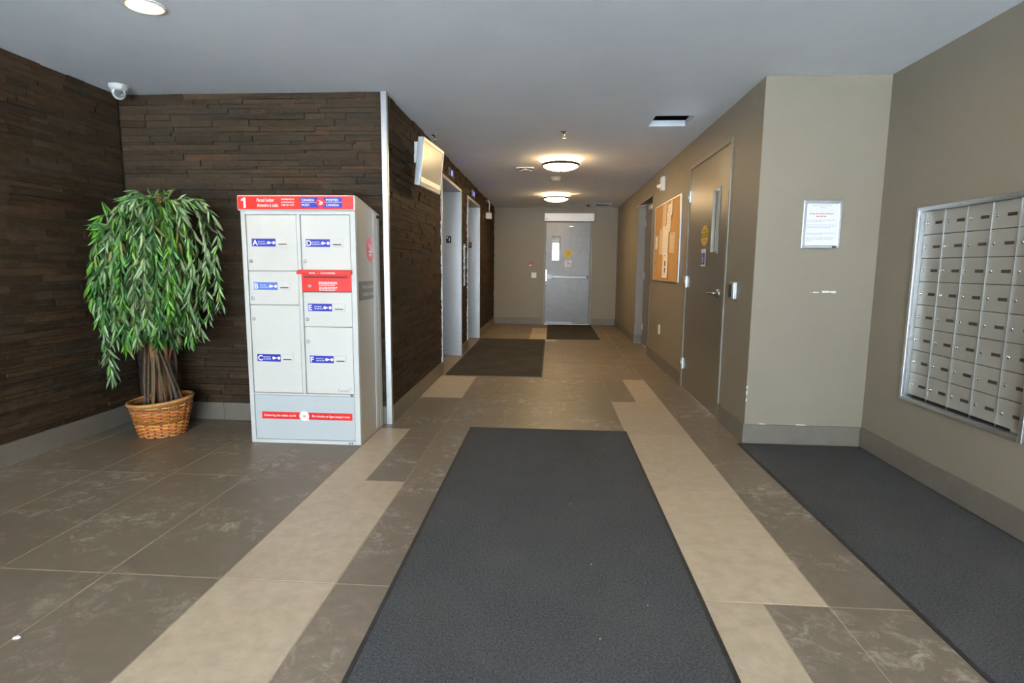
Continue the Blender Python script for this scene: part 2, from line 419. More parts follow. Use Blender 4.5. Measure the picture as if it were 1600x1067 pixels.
# ---- ledger stone: every strip real, the 300 largest in view on each wall as parts
def pixsize(p):
    d = cam_o.matrix_world.inverted() @ Vector(p)
    if d.z > -0.1: return None
    return 800 - FPX * d.x / d.z, 533.5 + FPX * d.y / d.z, -d.z
CAMI = cam_o.matrix_world.inverted()
courses = []; z = BASE_H
while z < C - 0.004:
    h = rnd.choice([0.022, 0.027, 0.032, 0.036, 0.042, 0.05])
    if z + h > C - 0.015: h = C - z
    courses.append((z, z + h)); z += h
def stone_tone():
    k = rnd.random(); v = rnd.uniform(0.68, 1.3)
    c = (66, 59, 51) if k < .5 else (74, 63, 52) if k < .8 else (78, 62, 51) if k < .88 else (63, 60, 56)
    q = lin(c); return (q[0] * v * .74, q[1] * v * .58, q[2] * v * .43)
def ledger(wall, ranges_at, make, n_parts=300):
    pieces = []
    for z0, z1 in courses:
        for a, e in ranges_at(z0, z1):
            t = a
            while t < e - 1e-4:
                L = rnd.choice([.10, .14, .18, .22, .28, .35, .42, .5]) * rnd.uniform(.85, 1.15)
                if e - t - L < .07: L = e - t
                d = rnd.uniform(-.007, .007)
                pieces.append((t, t + L, z0, z1, d, stone_tone())); t += L
    def score(p):
        box_ = make(p); q = [pixsize(v) for v in box_.v]
        if any(x is None for x in q): return 0
        u = [x[0] for x in q]; w = [x[1] for x in q]
        U0, U1, W0, W1 = max(0, min(u)), min(1600, max(u)), max(0, min(w)), min(1067, max(w))
        return max(0, U1 - U0) * max(0, W1 - W0)
    order = sorted(range(len(pieces)), key=lambda i: -score(pieces[i]))
    big = set(order[:n_parts]); rest = B()
    for i, p in enumerate(pieces):
        bb = make(p)
        if i in big: bb.build('stone_strip', 'stone', wall, tone=True)
        else:
            rest.tone = p[5]; rest._add(bb.v, bb.f)
    tag(rest.build('stone_strip_field', 'stone', wall, tone=True), 'the remaining dark ledger stone strips', kind='stuff')
g = .0009
def mk_left(p): q = B(); q.tone = p[5]; return q.box(XLL - .012, XLL + p[4], p[0] + g, p[1] - g, p[2] + g, p[3] - g)
def mk_back(p): q = B(); q.tone = p[5]; return q.box(p[0] + g, p[1] - g, YB - p[4], YB + .012, p[2] + g, p[3] - g)
def mk_corr(p): q = B(); q.tone = p[5]; return q.box(XL - .012, XL + p[4], p[0] + g, p[1] - g, p[2] + g, p[3] - g)
ledger(wl, lambda a, b: [(YF, YB - .01)], mk_left)
ledger(wb, lambda a, b: [(XLL + .01, XL - .006)], mk_back)
FE = 0.035
def corr_ranges(a, b):
    if a < EH + FE - .01: return [(YB + .004, E1[0] - FE), (E1[1] + FE, E2[0] - FE), (E2[1] + FE, YE)]
    return [(YB + .004, YE)]
ledger(wc, corr_ranges, mk_corr)

# ---- baseboards, tile by tile
def baseboard(name, segs, horizontal):
    """segs: list of (x0,x1,y0,y1); long side is cut at its joints"""
    bd = None
    for k, (x0, x1, y0, y1) in enumerate(segs):
        bb = B().box(x0, x1, y0, y1, 0.0, BASE_H)
        if bd is None:
            bd = struct(empty(name, ((x0 + x1) / 2, (y0 + y1) / 2, 0)))
        bb.build('baseboard_tile', 'base_tile', bd, bevel=.0015)
def run(a, b, step, first=None):
    out = []; t = a; nxt = first if first is not None else a + step
    while t < b - 1e-3:
        e = min(nxt, b); out.append((t + .001, e - .001)); t = e; nxt = e + step
    return out
BT = 0.014
baseboard('baseboard_left', [(XLL - .012, XLL + BT, a, e) for a, e in run(YF, YB - .012, 1.05, -3.13)], 0)
baseboard('baseboard_back', [(a, e, YB - BT, YB + .012) for a, e in run(XLL + .016, XL - .02, .9, -2.56)], 1)
baseboard('baseboard_corridor_left', [(XL - .012, XL + BT, a, e) for s, t in ((YB + .03, E1[0] - FE), (E1[1] + FE, E2[0] - FE), (E2[1] + FE, YE - .014)) for a, e in run(s, t, .9)], 0)
baseboard('baseboard_end', [(a, e, YE - .012, YE) for s, t in ((XL + .014, ED[0] - .055), (ED[1] + .055, XR - .012)) for a, e in run(s, t, .9)], 1)
baseboard('baseboard_corridor_right', [(XR - .012, XR, a, e) for s, t in ((YN, ND[0] - .05), (ND[1] + .05, REC[0]), (REC[1], YE - .012)) for a, e in run(s, t, .9)], 0)
baseboard('baseboard_notice', [(XR - .012, XR2 - .014, YN - .012, YN)], 1)
baseboard('baseboard_right', [(XR2 - .012, XR2, a, e) for a, e in run(YF, YN - .013, 1.05, -3.18)], 0)
# metal corner trim where the two stone walls meet
struct(B().box(XL - .03, XL + .014, YB - .016, YB - .011, 0.0, C).box(XL + .010, XL + .014, YB - .016, YB + .014, 0.0, C).build('trim_1', 'aluminium', bevel=.001), 'bright metal strip on the corner of the stone walls')
# chipped paint on the notice wall and its corner
for (x0, x1, zc, h) in ((1.835, 1.925, 1.070, .011), (1.775, 1.815, 1.066, .006), (1.757, 1.764, 1.066, .004)):
    n = 7; top = [(x0 + (x1 - x0) * i / n, YN - .0006, zc + h * (.3 + .6 * rnd.random())) for i in range(n + 1)]
    bot = [(x1 - (x1 - x0) * i / n, YN - .0006, zc - h * (.3 + .5 * rnd.random())) for i in range(n + 1)]
    B().prism(top + bot, (0, .0005, 0)).build('paint_chip', 'paint_chip', wn)
for (zc, h) in ((.40, .012), (.36, .02), (.31, .014)):
    B().prism([(XR - .0006, YN - .0006, zc - h), (XR + .008, YN - .0006, zc - h * .3), (XR + .005, YN - .0006, zc + h), (XR - .0006, YN - .0006, zc + h * .7)], (0, .0005, 0)).build('paint_chip', 'paint_chip', wn)
for (x0, x1) in ((1.47, 1.53), (1.72, 1.80)):
    B().prism([(x0, YN - .0006, BASE_H), (x1, YN - .0006, BASE_H), (x1 - .02, YN - .0006, BASE_H + .005), (x0 + .015, YN - .0006, BASE_H + .006)], (0, .0005, 0)).build('paint_chip', 'paint_chip', wn)

# ------------------------------------------------------------------ glazed entrance behind the camera (daylight)
win = struct(empty('window_1', (-.5, YF, 0)), 'glazed lobby entrance behind the viewer')
GX0, GX1 = -2.0, 1.2
struct(B().box(XLL - W, GX0, YF - .16, YF, -.05, C).box(GX1, XR2 + W, YF - .16, YF, -.05, C).build('wall_front', 'taupe_paint'))
fb = B().box(GX0, GX1, YF - .06, YF, 0, .09).box(GX0, GX1, YF - .06, YF, C - .08, C)
nx = 4; xs = [GX0 + (GX1 - GX0) * i / nx for i in range(nx + 1)]
for x in xs: fb.box(max(GX0, x - .03), min(GX1, x + .03), YF - .06, YF, .09, C - .08)
fb.build('window_frame', 'aluminium', win)
for i in range(nx):
    box(xs[i] + .03, xs[i + 1] - .03, YF - .034, YF - .026, .09, C - .08).build('pane', 'window_glass', win)
struct(box(-40, 40, -60, YF - .06, -.25, -.05).build('ground', 'white_ground'), 'unseen ground outside the entrance, made white to bounce light inside')  # unseen ground, kept snow-white to throw daylight up onto the ceiling
# ceiling-high daylight portal guides sampling of the sky through the glass (gives off nothing itself)
pd = bpy.data.lights.new('sky_portal', 'AREA'); pd.shape = 'RECTANGLE'; pd.size = GX1 - GX0; pd.size_y = C; pd.cycles.is_portal = True
po = bpy.data.objects.new('sky_portal', pd); COL.objects.link(po); po.location = ((GX0 + GX1) / 2, YF - .08, C / 2); po.rotation_euler = (PI / 2, 0, 0)

# ------------------------------------------------------------------ elevators (left corridor wall)
def elevator(name, a, e, label):
    r = struct(empty(name, (XL, (a + e) / 2, 0)), label)
    xd = XL - .245
    for y0, y1, nm in ((a - FE, a, 'jamb'), (e, e + FE, 'jamb')):
        jb = B().box(XL - .26, XL + .014, y0, y1, 0, EH + FE); jb.build(nm, 'steel', r, bevel=.002)
    B().box(XL - .26, XL + .014, a, e, EH, EH + FE).build('header', 'steel', r, bevel=.002)
    m = (a + e) / 2
    B().box(xd - .03, xd, a, m - .002, .012, EH).build('door_panel', 'steel', r, bevel=.002)
    B().box(xd - .03, xd, m + .002, e, .012, EH).build('door_panel', 'steel', r, bevel=.002)
    B().box(XL - .275, XL - .20, a, e, -.004, .006).build('sill', 'steel_dark', r)
    s = B().box(XL - .195, XL - .125, e - .003, e, 1.53, 1.622).build('floor_sign', 'black_print', r)
    text('1', (XL - .155, e - .0032, 1.556), .058, 'white_print', s, '-Y', .02)
    text('*', (XL - .19, e - .0032, 1.575), .05, 'white_print', s, '-Y', .02)
    return r
elevator('door_1', *E1, 'nearer stainless steel elevator entrance in the stone wall')
elevator('door_2', *E2, 'farther stainless steel elevator entrance in the stone wall')
for k, (y, lab) in enumerate(((6.93, 'small blue lit floor indicator above the nearer elevator'), (8.90, 'small blue lit floor indicator above the farther elevator'))):
    o = empty('floor_indicator', (XL, y, 2.27)); tag(o, lab, 'indicator', 'elevator floor indicators')
    B().box(XL - .003, XL + .018, y - .15, y + .15, 2.272, 2.368).build('housing', 'steel_dark', o, bevel=.003)
    sc = B().box(XL + .018, XL + .0195, y - .11, y + .13, 2.285, 2.355).build('display', 'dark_plastic', o)
    text('1', (XL + .0196, y - .02, 2.293), .075, 'blue_led', sc, '+X', .03, width=.05)
o = empty('call_station', (XL, 8.0, 1.0)); tag(o, 'slim steel call button plate between the two elevators', 'button panel')
B().box(XL - .003, XL + .016, 7.955, 8.045, .95, 1.53).build('faceplate', 'steel', o, bevel=.002)
for zc, rr in ((1.49, .018), (1.33, .02), (1.20, .02)): B().lathe((XL + .016, 8.0, zc), [(0, .008), (rr * .8, .008), (rr, .003), (rr, 0)], 'X', 16).build('call_button', 'chrome', o)
B().box(XL + .016, XL + .0175, 7.975, 8.025, .99, 1.12).build('instruction_plate', 'grey_print', o)

# ------------------------------------------------------------------ wall television
o = empty('wall_television', (-1.06, 4.97, 2.05)); tag(o, 'silver flat television on a swing bracket beside the elevators', 'television')
tvm = Matrix.Translation((-1.043, 4.955, 2.055)) @ Matrix.Rotation(math.radians(-4.5), 4, 'Z') @ Matrix.Rotation(math.radians(6), 4, 'Y')
def tvpart(bb, name, m, parent, **k):
    bb.v = [tuple(tvm @ Vector(v)) for v in bb.v]; return bb.build(name, m, parent, **k)
tvpart(B().box(-.03, .014, -.305, .305, -.19, .19), 'casing', 'tv_silver', o, bevel=.006)
bz = B(); 
bz.box(.014, .020, -.305, .305, .165, .19).box(.014, .020, -.305, .305, -.19, -.155).box(.014, .020, -.305, -.285, -.155, .165).box(.014, .020, .285, .305, -.155, .165)
tvpart(bz, 'bezel', 'tv_silver', o, bevel=.002)
tvpart(B().box(.0135, .0155, -.285, .285, -.155, .165), 'screen', 'screen', o)
tvpart(B().box(.0155, .0159, -.285, .285, -.155, -.115), 'screen_lower_band', 'screen_lower_band', o)  # brighter emissive band along the lower edge of the screen
tvpart(B().box(-.05, -.03, -.10, .10, -.10, .10), 'mount_plate', 'dark_plastic', o)
B().box(XL, XL + .035, 5.10, 5.28, 2.12, 2.30).build('wall_bracket', 'white_plastic', o, bevel=.003)
B().tube([(XL + .03, 5.22, 2.2), (XL + .07, 5.10, 2.16), (-1.085, 4.99, 2.06)], .016, 8).build('mount_arm', 'dark_plastic', o)

# ------------------------------------------------------------------ parcel locker
LX0, LX1, LY0, LY1, LZ = -2.045, -1.275, 3.69, 4.205, 1.665
o = empty('parcel_locker', ((LX0 + LX1) / 2, (LY0 + LY1) / 2, 0)); tag(o, 'tall white parcel locker with red header and six lettered doors', 'locker')
LK = o
b = B()
b.box(LX0, LX0 + .012, LY0 + .03, LY1, 0, 1.56).box(LX0 + .012, LX1 - .012, LY1 - .012, LY1, 0, 1.56)
b.box(LX0 + .012, LX1 - .012, LY0 + .025, LY1 - .012, 0, .03).box(LX0 + .03, LX1 - .03, LY0 + .03, LY0 + .05, .03, 1.56)
b.build('body', 'locker_grey', o)
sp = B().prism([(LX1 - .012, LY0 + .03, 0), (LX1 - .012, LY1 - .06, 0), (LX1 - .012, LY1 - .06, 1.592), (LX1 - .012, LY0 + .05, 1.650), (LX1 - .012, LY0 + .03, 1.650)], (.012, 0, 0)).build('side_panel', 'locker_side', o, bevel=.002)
B().box(LX1 - .012, LX1 + .003, LY1 - .16, LY1 - .11, 0.02, 1.592).build('side_rib', 'locker_frame', o, bevel=.002)
B().box(LX1 - .012, LX1 + .002, LY1 - .06, LY1, 0, 1.56).build('rear_post', 'locker_side', o, bevel=.002)
# front frame
fr = B()
fr.box(LX0, LX0 + .03, LY0, LY0 + .03, 0, 1.57).box(LX1 - .036, LX1, LY0, LY0 + .03, 0, 1.57).box(LX0 + .03, LX1 - .036, LY0, LY0 + .03, 1.545, 1.57)
fr.box(LX0 + .03, LX1 - .036, LY0, LY0 + .03, 0, .025).box(LX0 + .03, LX1 - .036, LY0, LY0 + .03, .338, .352).box(-1.668, -1.645, LY0 - .002, LY0 + .03, .352, 1.545)
fr.build('front_frame', 'locker_frame', o, bevel=.003)
# header: roof that slopes slightly to the rear
hd = B().prism([(LX0 - .012, LY0 - .012, 1.57), (LX0 - .012, LY0 + .028, 1.57), (LX0 - .012, LY0 + .028, 1.652), (LX0 - .012, LY1, 1.582), (LX0 - .012, LY1, 1.594), (LX0 - .012, LY0 + .04, 1.668), (LX0 - .012, LY0 - .012, 1.668)], (LX1 - LX0 + .016, 0, 0)).build('header', 'locker_grey', o, bevel=.006)
YH = LY0 - .012
hp = B().box(LX0 - .006, LX1 - .004, YH - .002, YH, 1.577, 1.661).build('header_sign', 'red', hd)
YT = YH - .0021
B().prism([(x, YT, z) for x, z in ((-2.012, 1.586), (-1.997, 1.586), (-1.997, 1.652), (-2.008, 1.652), (-2.027, 1.640), (-2.027, 1.628), (-2.012, 1.636))], (0, -.0006, 0)).build('lettering', 'white_print', hd)
text('Parcel locker', (-1.922, YT, 1.626), .031, 'white_print', hd, '-Y', .01, width=.118, shear=.1)
text('Armoire à colis', (-1.922, YT, 1.593), .031, 'white_print', hd, '-Y', .01, width=.142, shear=.1)
for k, s in enumerate(('canadapost.ca', 'postescanada.ca', '1 800 267-1177')): text(s, (-1.758, YT, 1.638 - .019 * k), .015, 'white_print', hd, '-Y', .01, width=.086)
B().box(-1.628, -1.352, YH - .003, YH - .002, 1.588, 1.654).build('logo_panel', 'blue', hd)
B().box(-1.628, -1.352, YH - .0036, YH - .003, 1.6205, 1.6225).build('logo_line', 'white_print', hd)
YT2 = YH - .0031
text('CANADA', (-1.620, YT2, 1.629), .021, 'white_print', hd, '-Y', .012, width=.084)
text('POST', (-1.620, YT2, 1.598), .021, 'white_print', hd, '-Y', .012, width=.052)
text('POSTES', (-1.458, YT2, 1.629), .021, 'white_print', hd, '-Y', .012, width=.080)
text('CANADA', (-1.458, YT2, 1.598), .021, 'white_print', hd, '-Y', .012, width=.084)
B().disc((-1.494, YH - .0036, 1.6215), (0, -1, 0), .030, .001, 28).build('logo_disc', 'red', hd)
def wing(cx, cz, s, place, parent, material='white_print'):
    """swept wing mark with two feather bars, drawn in (u, v) and put on a surface by place()"""
    for pts in (((-.62, .50), (.05, .26), (.62, .0), (.28, -.02), (-.25, .18)), ((-.36, -.08), (.58, -.08), (.42, -.26), (-.36, -.26)), ((-.36, -.36), (.34, -.36), (.16, -.52), (-.36, -.52))):
        q = [place(cx + s * u, cz + s * v) for u, v in pts]; n = place(0, 0, 1) - place(0, 0, 0)
        B().prism(q, n * .0006).build('wing_mark', material, parent)
wing(-1.494, 1.622, .030, lambda u, v, d=0: Vector((u, YH - .0047 - d, v)), hd)
# doors: x0,x1,z0,z1, letter, label z, lock position, faded
DL, DR = (-2.012, -1.670), (-1.643, -1.312)
DOORS = [('A', DL, 1.180, 1.543, 1.339, 1.242, 'blue', 0), ('B', DL, .955, 1.176, 1.053, .995, 'blue_faded', 0), ('C', DL, .355, .951, .569, .858, 'blue', 0),
         ('D', DR, 1.186, 1.543, 1.338, 1.244, 'blue', 0), ('E', DR, .812, 1.040, .915, .859, 'blue', 0), ('F', DR, .355, .808, .565, .712, 'blue', 1)]
for L, (x0, x1), z0, z1, lz, kz, bm_, fl in DOORS:
    d = B().box(x0 + .002, x1 - .002, LY0 + .004, LY0 + .02, z0, z1).build('door', 'locker_grey', o, bevel=.0025)
    d['label'] = 'locker door ' + L
    lx = x0 + (.034 if x0 < -1.8 else .032); y = LY0 + .004
    lp = B().box(lx, lx + .162, y - .0015, y, lz, lz + .05).build('door_label', bm_, d)
    text(L, (lx + .005, y - .0016, lz + .007), .05, 'white_print', d, '-Y', .018)
    for k, wd in ((0, .05), (1, .058)): smallprint(lx + .042, y - .0015, lz + .027 - .014 * k, wd, .0075, 'pale_print', d)
    kb = B(); kx = lx + .108; kzz = lz + .024
    kb.disc((kx + .006, y - .0016, kzz), (0, -1, 0), .010, .0006, 14).disc((kx + .042, y - .0016, kzz), (0, -1, 0), .010, .0006, 14).box(kx + .008, kx + .026, y - .0022, y - .0016, kzz - .004, kzz + .004)
    kb.build('key_symbol', 'white_print', d)
    sl = B().box(lx + .172, lx + .252, y - .003, y, lz - .004, lz + .052).build('key_slot_plate', 'locker_grey', d, bevel=.001)
    B().box(lx + .182, lx + .238, y - .0036, y - .003, lz + .012, lz + .0185).build('key_slot', 'photo_dark', d)
    B().lathe((x0 + .022, y, kz), [(0, .006), (.009, .006), (.0115, .003), (.0125, 0)], 'Y', 16).build('lock', 'lock_metal', d)
text('Canada', (-1.427, LY0 + .0038, .368), .030, 'grey_print', LK, '-Y', .01, width=.082)
B().box(-1.344, -1.333, LY0 + .003, LY0 + .0038, .388, .394).build('wordmark_flag', 'print_red', LK)
# red letter slot with hood
rs = B().box(-1.645, -1.310, LY0 - .006, LY0 + .02, 1.044, 1.182).build('letter_slot', 'red', o, bevel=.003)
B().prism([(-1.662, LY0 - .006, 1.190), (-1.662, LY0 - .045, 1.176), (-1.662, LY0 - .045, 1.160), (-1.662, LY0 - .006, 1.160)], (.362, 0, 0)).build('slot_hood', 'red', rs, bevel=.002)
B().box(-1.63, -1.335, LY0 - .0075, LY0 - .006, 1.136, 1.146).build('slot_opening', 'photo_dark', rs)
text('MAIL  •  COURRIER', (-1.575, LY0 - .0455, 1.163), .014, 'white_print', rs, '-Y', .012, width=.175)
for r0 in (1.105, 1.072):
    for k in range(3): smallprint(-1.530, LY0 - .006, r0 - .0095 * k, .125 if k < 2 else .11, .0045, 'white_print', rs)
B().lathe((-1.592, LY0 - .006, 1.082), [(0, .005), (.009, .005), (.011, .002), (.012, 0)], 'Y', 16).build('lock', 'lock_metal', rs)
# bottom panel and banner
bp_ = B().box(LX0 + .032, LX1 - .038, LY0 + .006, LY0 + .022, .027, .336).build('kick_panel', 'locker_panel', o, bevel=.003)
y = LY0 + .006
B().box(-1.966, -1.332, y - .0012, y, .170, .219).build('banner', 'red', bp_)
text('Delivering the online world', (-1.950, y - .0014, .188), .021, 'white_print', bp_, '-Y', .008, width=.222)
text("Du monde en ligne jusqu'à vous", (-1.612, y - .0014, .188), .021, 'white_print', bp_, '-Y', .008, width=.262)
B().disc((-1.668, y - .0012, .194), (0, -1, 0), .034, .0008, 28).build('banner_disc', 'white_print', bp_)
B().prism([(-1.650, y - .0012, .170), (-1.632, y - .0012, .158), (-1.640, y - .0012, .178)], (0, -.0008, 0)).build('bubble_tail', 'white_print', bp_)
wing(-1.668, .195, .022, lambda u, v, d=0: Vector((u, y - .0021 - d, v)), bp_, 'red')
for xx in (-1.353, -1.335): B().lathe((xx, LY0 + .0005, .012 if xx > -1.34 else .012), [(0, .002), (.006, .002), (.007, 0)], 'Y', 10).build('screw', 'steel_dark', o)
B().lathe((-1.330, LY0 + .0005, .345), [(0, .004), (.008, .004), (.010, 0)], 'Y', 12).build('screw', 'steel_dark', o)
# right side graphics
B().disc((LX1, 3.985, 1.330), (1, 0, 0), .086, .0012, 36).build('side_logo_disc', 'red', sp)
wing(3.985, 1.330, .085, lambda u, v, d=0: Vector((LX1 + .0014 + d, u, v)), sp)
B().box(LX1, LX1 + .0008, LY0 + .035, LY1 - .165, .985, 1.112).build('side_band', 'side_band', sp)
text('Parcel locker', (LX1 + .001, 3.80, 1.062), .042, 'locker_side', sp, '+X', .01, width=.235)
text('Armoire à colis', (LX1 + .001, 3.80, 1.012), .042, 'locker_side', sp, '+X', .01, width=.235)

# ------------------------------------------------------------------ artificial weeping tree in a wicker basket
PX, PY = -2.79, 3.835
o = empty('potted_tree', (PX, PY, 0)); tag(o, 'artificial weeping fig tree in a woven wicker basket in the corner', 'plant')
TREE = o
def rad(z): return .142 + (.200 - .142) * (z / .255)
bk = empty('basket', (PX, PY, 0)); bk.parent = o; bk.location = (0, 0, 0)
rows = 19; seg = 88; ns = 22
for j in range(rows):
    z = .008 + j * .0127; pts = []
    wv = B(); wv.tone = tuple(x * rnd.uniform(.75, 1.25) for x in lin(rnd.choice([(196, 132, 66), (178, 108, 46), (206, 148, 84), (152, 90, 40)])))
    for i in range(seg):
        t = 2 * PI * i / seg; r = rad(z) + .006 * math.sin(t * ns / 2 + (PI if j % 2 else 0))
        pts.append((PX + r * math.cos(t), PY + r * math.sin(t), z + .0006 * math.sin(t * 7 + j)))
    if j == 0: WV = B()
    WV.tone = wv.tone; WV.tube(pts, .0068, 5, loop=True)
WV.build('weave', 'cane', bk, tone=True)
st = B()
for i in range(ns):
    t = 2 * PI * (i + .5) / ns; st.tone = tuple(x * rnd.uniform(.7, 1.2) for x in lin((150, 92, 40)))
    st.tube([(PX + (rad(z) + .002) * math.cos(t), PY + (rad(z) + .002) * math.sin(t), z) for z in (.002, .08, .16, .25)], .0075, 6)
st.build('stakes', 'cane', bk, tone=True)
rm = B(); rm.tone = lin((188, 136, 80))
rm.tube([(PX + .204 * math.cos(2 * PI * i / 60), PY + .204 * math.sin(2 * PI * i / 60), .254 + .018 * math.cos(2 * PI * i / 60 - .5)) for i in range(60)], .012, 7, loop=True)
rm.tone = lin((150, 100, 50)); rm.tube([(PX + .201 * math.cos(2 * PI * i / 60), PY + .201 * math.sin(2 * PI * i / 60), .240 + .012 * math.cos(2 * PI * i / 60 - .5)) for i in range(60)], .008, 6, loop=True)
rm.build('rim', 'cane', bk, tone=True)
B().lathe((PX, PY, 0), [(0, .004), (.14, .004), (.185, .19), (.185, .205), (0, .215)], 'Z', 28).build('soil', 'soil', bk)
# twisted stems
for k in range(28):
    a0 = 2 * PI * k / 28 + rnd.uniform(-.2, .2); r0 = rnd.uniform(.03, .10) if k % 3 else .115; tw = rnd.uniform(-2.2, 2.2)
    pts = []; top = rnd.uniform(.85, 1.15)
    for i in range(12):
        s = i / 11; z = .20 + (top - .20) * s
        a = a0 + tw * s; r = r0 * (1 + .25 * math.sin(6 * s + k)) * (1 - .25 * math.sin(PI * s))
        pts.append((PX + .015 + r * math.cos(a) + .02 * math.sin(5 * s + k), PY + r * math.sin(a), z))
    q = B(); q.tone = tuple(x * rnd.uniform(.75, 1.3) for x in lin(rnd.choice([(112, 86, 64), (128, 96, 66), (96, 76, 60)])))
    q.tube(pts, [.0095 * rnd.uniform(.6, 1.3) * (1 - .3 * i / 11) for i in range(12)], 6); q.build('stem', 'bark', o, tone=True)
for pts, r in (([(PX + .03, PY + .02, .2), (PX + .06, PY, .8), (PX + .10, PY - .10, 1.25), (PX + .145, PY - .16, 1.45), (PX + .20, PY - .14, 1.68)], .021),
               ([(PX - .02, PY, .2), (PX - .01, PY - .05, .8), (PX - .035, PY - .14, 1.15), (PX - .04, PY - .17, 1.34), (PX - .055, PY - .15, 1.49)], .018)):
    q = B(); q.tone = lin((164, 104, 58)); q.tube(pts, [r, r * .95, r * .9, r * .9, r * .85], 8); q.build('trunk', 'bark', o, tone=True)
# drooping fronds
GREENS = [(76, 124, 44), (60, 106, 40), (94, 142, 52), (54, 92, 48), (104, 130, 86), (118, 138, 100), (66, 112, 62), (120, 124, 70), (84, 134, 40)]
def leaf(bb, p, d, L, w, tone):
    d = d.normalized(); s = d.cross(Vector((rnd.uniform(-1, 1), rnd.uniform(-1, 1), rnd.uniform(-.3, .3)))).normalized(); n = d.cross(s)
    bb.tone = tone; c = L * .08
    v = [p, p + d * L * .3 + s * w - n * c * .3, p + d * L * .3 + n * c, p + d * L * .3 - s * w - n * c * .3, p + d * L * .68 + s * w * .8 - n * c, p + d * L * .68 + n * c * .6, p + d * L * .68 - s * w * .8 - n * c, p + d * L - n * c * 2.2]
    bb._add(v, [(0, 1, 2), (0, 2, 3), (1, 4, 5, 2), (2, 5, 6, 3), (4, 7, 5), (5, 7, 6)], True)
def frond(tip, out, drop, gtone):
    """starts at a branch tip, arches outward by 'out' and hangs down by 'drop'"""
    bb = B(); P = []; n = 16
    for i in range(n + 1):
        s = i / n; h = 1 - (1 - min(1, s * 2.0)) ** 2
        z = .10 * math.sin(min(1, s * 2.2) * PI) * (1 if s < .45 else .0) - drop * max(0, s - .12) ** 1.25 / (.88 ** 1.25)
        P.append(Vector(tip) + Vector((out[0] * h + .012 * math.sin(9 * s + tip[0] * 40), out[1] * h + .012 * math.cos(8 * s + tip[1] * 30), z)))
    for p in P:
        p.x = max(p.x, XLL + .05); p.y = min(p.y, YB - .05)
    bb.tone = lin((86, 92, 60)); bb.tube(P, [.0035 * (1 - .6 * i / n) for i in range(n + 1)], 4)
    t = .10
    while t < .995:
        f = t * n; i = min(int(f), n - 1); p = P[i].lerp(P[i + 1], f - i); d = (P[i + 1] - P[i]).normalized()
        for sgn in (-1, 1):
            side = d.cross(Vector((rnd.uniform(-1, 1), rnd.uniform(-1, 1), .2))).normalized() * sgn
            dd = d * .75 + side * rnd.uniform(.35, .75) + Vector((0, 0, -.55))
            k = rnd.uniform(.8, 1.6); base = gtone if rnd.random() < .65 else rnd.choice(GREENS)
            leaf(bb, p, dd, rnd.uniform(.075, .125), rnd.uniform(.0065, .0095), tuple(x * k for x in lin(base)))
        t += .038
    leaf(bb, P[-1], P[-1] - P[-2], .09, .008, tuple(x for x in lin(gtone)))
    for k, v in enumerate(bb.v): bb.v[k] = (max(v[0], XLL + .025), min(v[1], YB - .03), v[2])
    return bb.build('frond', 'leaf', TREE, tone=True)
T1, T2 = Vector((PX + .20, PY - .14, 1.64)), Vector((PX - .055, PY - .15, 1.46))
def put(T, n, rmin, rmax, z_end, zoff, seed):
    for k in range(n):
        a = 2 * PI * (k + rnd.uniform(-.3, .3)) / n; r = rnd.uniform(rmin, rmax)
        tip = T + Vector((rnd.uniform(-.03, .03), rnd.uniform(-.03, .03), zoff + rnd.uniform(-.06, .03)))
        ex, ey = r * math.cos(a), r * math.sin(a) * .85
        ze = rnd.uniform(*z_end)
        frond(tip, (ex, ey), max(.2, tip.z - ze), rnd.choice(GREENS))
put(T1, 17, .22, .31, (.70, 1.0), -.03, 1)
put(T1, 13, .12, .24, (.66, .95), -.08, 2)
put(T1, 9, .05, .14, (.75, 1.1), -.12, 3)
put(T2, 17, .13, .19, (.72, .95), -.03, 4)
put(T2, 13, .10, .2, (.66, .95), -.06, 5)
put(T2, 8, .05, .14, (.7, 1.1), -.10, 6)
mid = Vector((PX + .06, PY - .05, 1.22))
put(mid, 14, .10, .28, (.66, .85), 0, 7)
frond(T2 + Vector((0, 0, -.3)), (-.08, -.14), .70, (112, 138, 100))
frond(T2 + Vector((.02, 0, -.3)), (-.12, -.10), .66, (118, 138, 100))

# ------------------------------------------------------------------ carpet mats
def carpet(x0, x1, y0, y1, label, material='carpet_mat'):
    o = empty('floor_mat', ((x0 + x1) / 2, (y0 + y1) / 2, 0)); tag(o, label, 'mat', 'charcoal entrance mats')
    e = .018
    B().box(x0 + e, x1 - e, y0 + e, y1 - e, .0005, .008).build('pile', material, o, bevel=.003)
    r = B()
    for a in ((x0, x1, y0, y0 + e), (x0, x1, y1 - e, y1), (x0, x0 + e, y0 + e, y1 - e), (x1 - e, x1, y0 + e, y1 - e)): r.box(*a, .0005, .005)
    r.build('rubber_edge', 'rubber', o, bevel=.002)
carpet(-.595, .585, -.9, 4.20, 'long charcoal mat down the middle of the lobby floor')
carpet(1.325, XR2 - .016, -.9, 3.975, 'charcoal mat on the floor beneath the mailboxes')
carpet(-1.18, -.078, 6.27, 9.60, 'charcoal mat in front of the two elevators', 'carpet_mat_brown')
carpet(-.06, .86, 9.66, 12.16, 'dark mat at the foot of the far metal door', 'carpet_mat_brown')
for (x, y, s) in ((-1.73, 1.60, .016),):
    q = B().prism([(x, y, .001), (x + s, y + .004, .001), (x + s * 1.1, y + s * .7, .001), (x + s * .3, y + s, .001), (x - .004, y + s * .5, .001)], (0, 0, .004))
    tag(q.build('paper_scrap', 'litter', loc=(x, y, 0)), 'tiny white scrap lying on the dark tiles at left', 'litter')

